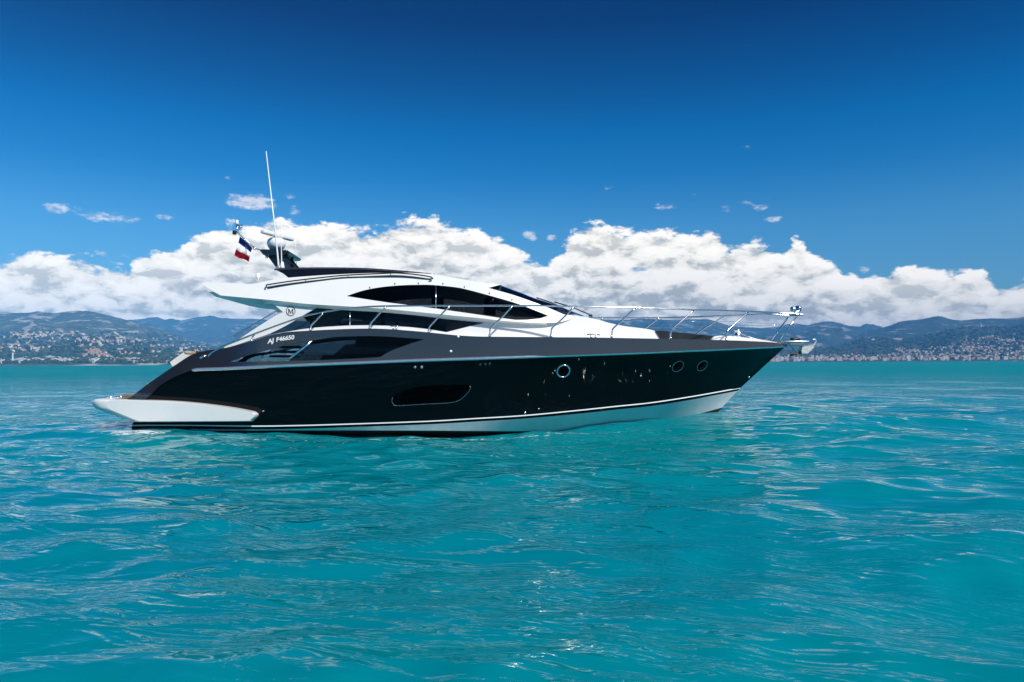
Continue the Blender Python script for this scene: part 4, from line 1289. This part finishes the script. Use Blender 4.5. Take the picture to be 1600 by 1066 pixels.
ra = MB().rev([(0, 0.22), (0.07, 0.22), (0.055, 0.30), (0, 0.30)], dc, n=16)
ra.box(dc + Vector((0.035, 0, 0.345)), (0.14, 1.22, 0.10), Matrix.Rotation(R(-22), 3, 'Z'), bev=0.03)
ra.build('radar_scanner', M['dome'], mast)
MB().rev([(0, 0), (.035, 0), (.035, .09), (.02, .11), (0, .115)], at(447, 397, -.45), n=10).build('mast_lamp', M['steel'], mast)
MB().rev([(0, 0), (.03, 0), (.03, -.07), (0, -.08)], at(416.5, 399, -.45), n=10).build('mast_horn', M['steel'], mast)
MB().tube([at(435.7,419.5,-1.1), at(435.0,412,-1.1), at(431,370,-1.1), at(415.8,236.5,-1.1)], [.030, .022, .017, .010], 8).build('whip_aerial', M['pole'], yacht)
b_ = MB().tube([at(440,418.5,-0.9), at(440,410,-0.9), at(439.3,372,-0.9), at(438.5,341,-0.9)], [.030, .014, .009, .005], 8)
b_.rev([(0, 0), (.07, 0), (.05, .05), (.03, .16), (0, .16)], at(441, 419.6, -0.9), n=12)
b_.build('whip_aerial', M['pole'], yacht)
MB().tube([at(463.6,421,0.9), at(462.4,392,0.9), at(460,366,0.9)], [.010, .007, .004], 6).build('whip_aerial', M['pole'], yacht)
MB().tube([at(430,421,-1.1), at(433,415.5,-1.1), at(437,414.5,-1.1), at(438,421,-1.1)], 0.014, 6).build('aerial_bracket', M['steel'], yacht)
rl = MB().rev([(0, -.1), (.045, -.1), (.03, -.02), (.055, 0), (.06, .05), (.045, .10), (0, .12)], at(403.3, 434.6, -0.9), n=14)
rl.build('riding_light', M['letter'], yacht)
es = MB().tube([at(405,390,-0.2), at(399.5,389.3,-0.2), at(371.8,364,-0.2), at(370.6,361,-0.2), at(370.4,351,-0.2)], [.018, .020, .020, .030, .030], 8)
es.tube([at(399.5,389.6,-.2), at(396,388,-.2)], .03, 8)
staff = es.build('ensign_staff', M['steel'], yacht)
MB().rev([(0, 0), (.04, 0), (.042, .02), (.036, .10), (0, .11)], at(370.3, 350.6, -.2), n=14).build('stern_lamp', M['dome'], staff)
MB().rev([(0, 0), (.04, 0), (.045, .03), (.03, .07), (0, .07)], at(374.8, 354.5, -.2), (0.6, -.6, .2), 12).build('lamp_bracket', M['steel'], staff)
MB().box(at(366.6, 363.6, -.2), (.09, .09, .10), bev=.02).build('lamp_bracket', M['dark'], staff)

# the flag itself hangs from the staff
flag_m = []
for nm, c_ in (('flag_blue', (0.010, 0.035, 0.19)), ('flag_white', (0.80, 0.80, 0.84)), ('flag_red', (0.62, 0.012, 0.025))):
    m2 = simple(nm, c_, 0.8, spec=0.2, vary=0.05, vscale=20)
    flag_m.append(m2)
def flag_pt(u, v_):
    # u along the staff (upper to lower end), v away from it
    a0, a1, b0, b1 = (374.8,369.6), (394.2,387.6), (366.9,399.2), (387.6,409.8)
    top_ = (a0[0] + (a1[0]-a0[0])*u, a0[1] + (a1[1]-a0[1])*u - 0.9*math.sin(math.pi*u))
    bot_ = (b0[0] + (b1[0]-b0[0])*u, b0[1] + (b1[1]-b0[1])*u + 0.5*math.sin(2*math.pi*u))
    x = top_[0] + (bot_[0]-top_[0])*v_ + 1.0*math.sin(v_*5.5 + u*3)*v_ ; y = top_[1] + (bot_[1]-top_[1])*v_ + 0.6*math.sin(u*6)*v_
    return at(x, y, -0.2 + 0.07*math.sin(u*7 + v_*3.4)*(0.3+v_) + 0.05*math.sin(v_*8))
nu, nv = 30, 30
fl = MB()
fl.v = [tuple(flag_pt(i/nu, j/nv)) for j in range(nv+1) for i in range(nu+1)]
for j in range(nv):
    for i in range(nu):
        q = j*(nu+1)+i
        fl.f.append((q, q+1, q+nu+2, q+nu+1)); fl.mi.append(min(2, int(j/nv*3)))
flag = fl.build('flag', flag_m)
tag(flag, 'blue, white and red striped flag hanging from the slanting staff behind the radar mast', 'flag')

# anchor held in the bow roller
an = MB()
sh0, sh1 = at(1256, 552, 0), at(1224, 555.5, 0)
fl_ = [(1252.5,549),(1254,541),(1256,536.5),(1258.5,541.5),(1264,540.5),(1269.5,538.5),(1272.5,542),(1268,547.5),(1262,552.4),(1253.5,552.8)]
a = slab(fl_, -0.10, 0.10)
an.add(a.v, a.f)
an.tube([at(1269.5,541,0), at(1273,537,0), at(1275,533,0), at(1273.6,530.4,0), at(1270,530.6,0)], [.026,.022,.02,.018,.016], 8)
anchor = an.build('anchor', M['galv'], auto=40)
tag(anchor, 'pale galvanised anchor stowed in the roller below the bow rail', 'anchor')
MB().tube([at(1262,549,0), at(1250,551.4,0), at(1234.5,555.4,0)], [.04, .035, .028], 8).build('anchor_shank', M['rust'], anchor)


# ------------------------------------------------------------------ beach, woods, houses
def build_beach():
    px = np.linspace(-700, 330, 300)
    d = np.array([2560, 2600, 2640, 2680, 2700.])
    PX, DD = np.meshgrid(px, d)
    X, Y = fan(PX, DD)
    Z = np.array([-1.0, 0.2, 1.6, 2.2, -0.5])[:, None] + 0.8 * (fbm(X / 40, Y / 40, 3, 77) - 0.5)
    m = simple('pale_sand', (0.62, 0.58, 0.50), 0.9, vary=0.12, vscale=0.02)
    tag(grid_obj('beach', X, Y, Z, m), kind='structure')
build_beach()

rnd = random.Random(5)
HC = [simple('house_white', (0.74, 0.72, 0.68), 0.8), simple('house_cream', (0.66, 0.57, 0.44), 0.8), simple('house_pink', (0.60, 0.42, 0.33), 0.8), simple('house_ochre', (0.56, 0.43, 0.27), 0.8)]
ROOF = simple('terracotta_roof', (0.42, 0.21, 0.13), 0.85)
FLAT = simple('pale_flat_roof', (0.55, 0.53, 0.50), 0.85)
PANE = simple('window_dark', (0.04, 0.05, 0.06), 0.2)

def house_mesh(name, wall, w, d, h, roof='hip', storeys=2, bays=3):
    """unit building standing on z=0 with roof and rows of window openings on the sides"""
    m_ = MBs()
    x, y = w / 2, d / 2
    m_.quadbox(-x, x, -y, y, -6, h, 0)
    if roof == 'flat':
        m_.quadbox(-x - .2, x + .2, -y - .2, y + .2, h, h + 0.7, 1)
        m_.quadbox(-x * .3, x * .2, -y * .4, y * .4, h + .7, h + 2.6, 0)
    else:
        e = 0.5; rh = min(w, d) * 0.26; r = max(0.0, x - y) if roof == 'hip' else x + e
        vs = [(-x-e, -y-e, h), (x+e, -y-e, h), (x+e, y+e, h), (-x-e, y+e, h), (-r, 0, h+rh), (r, 0, h+rh)]
        m_.add(vs, [(0, 1, 5, 4), (2, 3, 4, 5), (1, 2, 5), (3, 0, 4), (3, 2, 1, 0)], 1)
    for s_ in range(storeys):
        z0 = h * (s_ + 0.28) / storeys; z1 = h * (s_ + 0.80) / storeys
        for b in range(bays):
            cx = -x + w * (b + 0.5) / bays; ww = w / bays * 0.22
            m_.add([(cx-ww, -y-.04, z0), (cx+ww, -y-.04, z0), (cx+ww, -y-.04, z1), (cx-ww, -y-.04, z1)], [(0, 1, 2, 3)], 2)
    me = bpy.data.meshes.new(name)
    me.from_pydata(m_.v, [], m_.f)
    for mm in (wall, FLAT if roof == 'flat' else ROOF, PANE): me.materials.append(mm)
    me.polygons.foreach_set('material_index', m_.mi)
    return me

class MBs:
    def __init__(s): s.v = []; s.f = []; s.mi = []
    def add(s, vs, fs, mi=0):
        b = len(s.v); s.v += [tuple(p) for p in vs]; s.f += [tuple(i + b for i in q) for q in fs]; s.mi += [mi] * len(fs)
    def quadbox(s, x0, x1, y0, y1, z0, z1, mi):
        s.add([(x0,y0,z0),(x1,y0,z0),(x1,y1,z0),(x0,y1,z0),(x0,y0,z1),(x1,y0,z1),(x1,y1,z1),(x0,y1,z1)],
              [(0,1,5,4),(1,2,6,5),(2,3,7,6),(3,0,4,7),(4,5,6,7)], mi)

VILLAS = [house_mesh('hillside_house', HC[i % 4 if i < 4 else 0], w_, d_, h_, r_, 2, 3) for i, (w_, d_, h_, r_) in enumerate([(15,10,7,'hip'),(12,10,8,'gable'),(17,11,7,'hip'),(11,9,9,'gable'),(20,12,7,'flat'),(14,9,6,'hip')])]
OLDTOWN = [house_mesh('old_town_house', HC[i], w_, d_, h_, 'gable', 4, 3) for i, (w_, d_, h_) in enumerate([(12,10,13),(10,10,16),(13,11,14),(11,10,18)])]
SHORE = [house_mesh('shore_building', HC[i % 2], w_, d_, h_, 'flat', st, b) for i, (w_, d_, h_, st, b) in enumerate([(26,12,9,3,7),(18,12,7,2,5),(34,14,12,4,9),(14,10,6,2,4)])]
BLOCKS = [house_mesh('apartment_block', HC[i % 4 if i < 4 else 0], w_, d_, h_, 'flat', st, b) for i, (w_, d_, h_, st, b) in enumerate([(34,16,24,7,9),(24,16,30,9,6),(46,16,21,6,12),(28,14,18,5,8),(20,16,36,11,5)])]
RIGHTV = [house_mesh('town_house', HC[i % 3], w_, d_, h_, r_, 3, 4) for i, (w_, d_, h_, r_) in enumerate([(20,12,10,'hip'),(26,14,12,'flat'),(17,12,12,'gable'),(22,13,9,'hip')])]

def spots(hill, n, gen, dmin=None):
    o = []; tries = 0
    while len(o) < n and tries < n * 30:
        tries += 1
        px, py = gen()
        h_ = hill.hit(px, py, dmin)
        if h_: o.append((px, py, h_[0], h_[1]))
    return o

def place(me, name, p, s, rz, label, cat, group):
    o = bpy.data.objects.new(name, me)
    col.objects.link(o)
    o.location = p; o.rotation_euler.z = rz; o.scale = (s, s, s)
    return tag(o, label, cat, group)

rest = {}
def rest_add(me, p, s, rz, key='far_town_houses'):
    rest.setdefault(key, []).append((me, p, s, rz))

def gen_left():
    k = rnd.random()
    if k < 0.16: return rnd.gauss(38, 14), rnd.gauss(525.5, 3.0)          # village on the slope
    if k < 0.34: return rnd.uniform(55, 190), rnd.uniform(519, 536)
    if k < 0.50: return rnd.gauss(165, 25), rnd.gauss(536, 5)
    if k < 0.62: return rnd.uniform(0, 80), rnd.gauss(545, 4)
    if k < 0.90: return rnd.uniform(185, 330), rnd.uniform(530, 565)
    return rnd.uniform(300, 430), rnd.uniform(545, 566)
def keep_left(px, py): return py > HY(px) - (np.interp(px, [0, 100, 200, 300, 400, 700], [52, 53, 50, 38, 22, 14]))
def gl():
    while True:
        q = gen_left()
        if keep_left(*q) and q[0] > -60: return q
L1 = spots(hillL, 340, gl)
L1.sort(key=lambda q: q[3])
for i, (px, py, p, d) in enumerate(L1):
    me = VILLAS[rnd.choices(range(6), (5, 3, 4, 2, 3, 5))[0]]; s_ = rnd.uniform(0.5, 0.95) * (1 + (d - 2600) / 9000); rz = YAW + rnd.uniform(-0.6, 0.6)
    if i < 150: place(me, 'hillside_house', p, s_, rz, 'small pale house among the dark trees of the left hillside', 'house', 'houses scattered over the left hillside')
    else: rest_add(me, p, s_, rz)
def gv():
    px = rnd.gauss(148, 11)
    return px, 561 - rnd.random() ** 0.7 * 15 * math.exp(-((px - 147) / 15) ** 2)
for (px, py, p, d) in spots(hillL, 70, gv):
    place(rnd.choice(OLDTOWN), 'old_town_house', p, rnd.uniform(0.55, 0.85), YAW + rnd.uniform(-0.8, 0.8), 'tall ochre house packed on the old village mound above the left shore', 'house', 'houses of the old village on its mound')
for (px, py, p, d) in spots(hillL, 75, lambda: (rnd.uniform(-30, 300), rnd.uniform(561.5, 567.5))):
    place(rnd.choice(SHORE), 'shore_building', p, rnd.uniform(0.6, 1.0), YAW + rnd.uniform(-0.3, 0.3), 'low pale building along the left beach front', 'building', 'low buildings along the left beach')
# singled-out buildings of the left shore
def big(name, px, d, w_, h_, dep, label, cat, mat, hill, roof='flat', st=4, b=8):
    me = house_mesh(name, mat, w_, dep, h_, roof, st, b)
    x, y = fan(px, d); z = float(hill.z(np.array([px]), np.array([float(d)]))[0])
    return place(me, name, (float(x), float(y), z), 1.0, YAW, label, cat, None)
HALL = simple('grey_hall_cladding', (0.50, 0.52, 0.53), 0.7)
big('exhibition_hall', 31.5, 3000, 50, 24, 40, 'large pale grey boxy hall behind the left beach', 'hall', HALL, hillL, 'flat', 1, 1)
big('grandstand', 4, 2760, 40, 12, 24, 'wide white stepped building at the far left shore', 'building', HC[0], hillL, 'flat', 3, 10)
big('beach_pavilion', 46, 2690, 20, 8, 10, 'small white pavilion standing on the left beach', 'building', HC[0], hillL, 'flat', 1, 4)
def tower(name, px, d, w_, h_, label, mat, hill):
    x, y = fan(px, d); z = float(hill.z(np.array([px]), np.array([float(d)]))[0])
    m_ = MB().rev([(w_ * .5, -5), (w_ * .5, h_ * .92), (w_ * .62, h_ * .93), (w_ * .62, h_), (w_ * .2, h_ + 1), (0, h_ + 1)], (float(x), float(y), z), n=12)
    o = m_.build(name, mat, None, auto=40)
    tag(o, label, 'tower')
# right-hand town
def gen_right():
    k = rnd.random()
    if k < 0.46: return rnd.uniform(1120, 1640), rnd.triangular(553, 562.5, 561)
    if k < 0.54: return rnd.gauss(1420, 12), rnd.gauss(551, 4)
    if k < 0.74: return rnd.uniform(1450, 1640), rnd.uniform(532, 558)
    if k < 0.86: return rnd.gauss(1555, 28), rnd.gauss(533, 5)
    if k < 0.89: return rnd.uniform(1480, 1570), rnd.gauss(527, 2)
    return rnd.gauss(1530, 40), rnd.gauss(546, 5)
def grr():
    while True:
        px, py = gen_right()
        lim = np.interp(px, [1100, 1250, 1400, 1440, 1500, 1560, 1650], [552, 546, 541, 545, 531, 524, 521])
        if py > lim: return px, py
R1 = spots(hillM, 1000, grr)
R1.sort(key=lambda q: q[3])
for i, (px, py, p, d) in enumerate(R1):
    me = rnd.choice(RIGHTV); s_ = rnd.uniform(0.5, 0.85); rz = YAW + rnd.uniform(-0.6, 0.6)
    if i < 80: place(me, 'town_house', p, s_, rz, 'pale house in the dense town above the right shore', 'house', 'houses of the town on the right shore')
    else: rest_add(me, p, s_, rz)
for k in range(150):
    px = rnd.uniform(1135, 1640); d = rnd.uniform(4590, 4760)
    x, y = fan(px, d); z = float(hillM.z(np.array([px]), np.array([d]))[0])
    place(rnd.choice(BLOCKS), 'apartment_block', (float(x), float(y), z), rnd.uniform(0.45, 0.8), YAW + rnd.uniform(-0.15, 0.15), 'pale flat roofed apartment block on the right waterfront', 'apartment block', 'apartment blocks along the right waterfront')
def on_hill(name, px, py, hill, w_, h_, dep, label, cat, mat):
    q = hill.hit(px, py)
    if q: place(house_mesh(name, mat, w_, dep, h_, 'flat', 3, 8), name, q[0], 1.0, YAW, label, cat, None)
on_hill('white_complex', 1305, 536, hillM, 62, 17, 30, 'wide white building alone on the wooded slope right of the bow', 'building', HC[0])
on_hill('hilltop_hotel', 1365, 531.5, hillM, 40, 9, 20, 'low white building on top of the wooded ridge', 'building', HC[0])
on_hill('hilltop_villa', 1358.5, 529.5, hillM, 12, 10, 10, 'tiny bright white house at the left end of the wooded ridge', 'house', HC[0])
on_hill('hilltop_fort', 1402, 531, hillM, 90, 14, 20, 'long pinkish building on the wooded ridge further right', 'building', HC[2])
on_hill('white_villa', 1529, 524, hillM, 22, 7, 14, 'bright white villa high on the far right hillside', 'house', HC[0])
qt = hillM.hit(1533.6, 512.5)
# rest of the houses, too many and too small to single out
def build_rest():
    for key, L in rest.items():
        V_, F_, I_ = [], [], []
        mats = HC + [ROOF, FLAT, PANE]; ix = {m_.name: i for i, m_ in enumerate(mats)}
        cache = {}
        for me, p, s_, rz in L:
            if me.name not in cache:
                cache[me.name] = (np.array([v_.co[:] for v_ in me.vertices]), [tuple(q.vertices) for q in me.polygons], [ix[me.materials[q.material_index].name] for q in me.polygons])
            vv, ff, mi = cache[me.name]
            c, sn = math.cos(rz), math.sin(rz)
            b = len(V_)
            V_ += [(p.x + s_*(x*c - y*sn), p.y + s_*(x*sn + y*c), p.z + s_*z) for x, y, z in vv]
            F_ += [tuple(i + b for i in q) for q in ff]; I_ += mi
        o = mesh_obj(key, V_, F_, None, None, False, mats, I_)
        tag(o, 'countless tiny houses further up the coastal hillsides', kind='stuff')
build_rest()
# woods between the houses
def build_woods():
    bm = bmesh.new(); bmesh.ops.create_icosphere(bm, subdivisions=1, radius=1.0)
    base = np.array([v_.co[:] for v_ in bm.verts]); fcs = [tuple(v_.index for v_ in f_.verts) for f_ in bm.faces]; bm.free()
    r_ = np.random.default_rng(4)
    V_, F_, I_ = [], [], []
    pts = spots(hillL, 2600, lambda: (rnd.uniform(-60, 560), rnd.choice((rnd.uniform(520, 568), rnd.uniform(556, 568.5)))))
    pts += spots(hillM, 1300, lambda: (rnd.uniform(1100, 1650), rnd.choice((rnd.uniform(520, 562), rnd.uniform(508, 540)))))
    for (px, py, p, d) in pts:
        s_ = r_.uniform(4, 9) * (1 + (d - 2600) / 6000)
        q = base * (1 + r_.uniform(-.28, .28, (len(base), 1))) * np.array([s_ * r_.uniform(.8, 1.7), s_ * r_.uniform(.8, 1.3), s_ * r_.uniform(.7, 1.1)])
        b = len(V_)
        V_ += [(p.x + x, p.y + y, p.z + z + s_ * .4) for x, y, z in q]
        F_ += [tuple(i + b for i in f_) for f_ in fcs]
        I_ += [int(r_.integers(0, 3))] * len(fcs)
    ms = [simple('pine_crowns', (0.026, 0.044, 0.022), 0.95, spec=0.1, vary=0.3, vscale=0.05), simple('oak_crowns', (0.036, 0.056, 0.026), 0.95, spec=0.1, vary=0.3, vscale=0.05), simple('olive_crowns', (0.055, 0.068, 0.040), 0.95, spec=0.1, vary=0.3, vscale=0.05)]
    o = mesh_obj('coastal_woods', V_, F_, None, None, False, ms, I_)
    tag(o, 'dark woods spread between the houses on the hillsides', kind='stuff')
build_woods()
tower('shore_tower', 19.8, 2720, 5.0, 40.0, 'slender white tower beside the grey hall on the left shore', HC[0], hillL)
if qt:
    m_ = MB().rev([(4.5, -5), (4.0, 34), (5.0, 35), (5.0, 40), (1.0, 42), (0.5, 52), (0, 52)], qt[0], n=12)
    tag(m_.build('hilltop_tower', HC[0], None, auto=40), 'pale tower on the crest of the far right hill', 'tower')

# ------------------------------------------------------------------ haze
def build_haze():
    m = bpy.data.materials.new('haze_air')
    m.use_nodes = True
    t = NT(m.node_tree)
    t.n.clear()
    o = t.new('ShaderNodeOutputMaterial')
    pv = t.new('ShaderNodeVolumePrincipled')
    pv.inputs['Color'].default_value = (0.12, 0.46, 0.92, 1)
    pv.inputs['Density'].default_value = HAZE_D
    pv.inputs['Anisotropy'].default_value = -0.45
    t.l.new(pv.outputs[0], o.inputs['Volume'])
    x0, x1, y0, y1, z0, z1 = -22000, 26000, -9600, 16000, -60, 720
    vs = [(x, y, z) for z in (z0, z1) for y in (y0, y1) for x in (x0, x1)]
    fs = [(0, 2, 3, 1), (4, 5, 7, 6), (0, 1, 5, 4), (2, 6, 7, 3), (0, 4, 6, 2), (1, 3, 7, 5)]
    h = mesh_obj('haze', vs, fs, m, smooth=False)
    tag(h, kind='stuff')
build_haze()
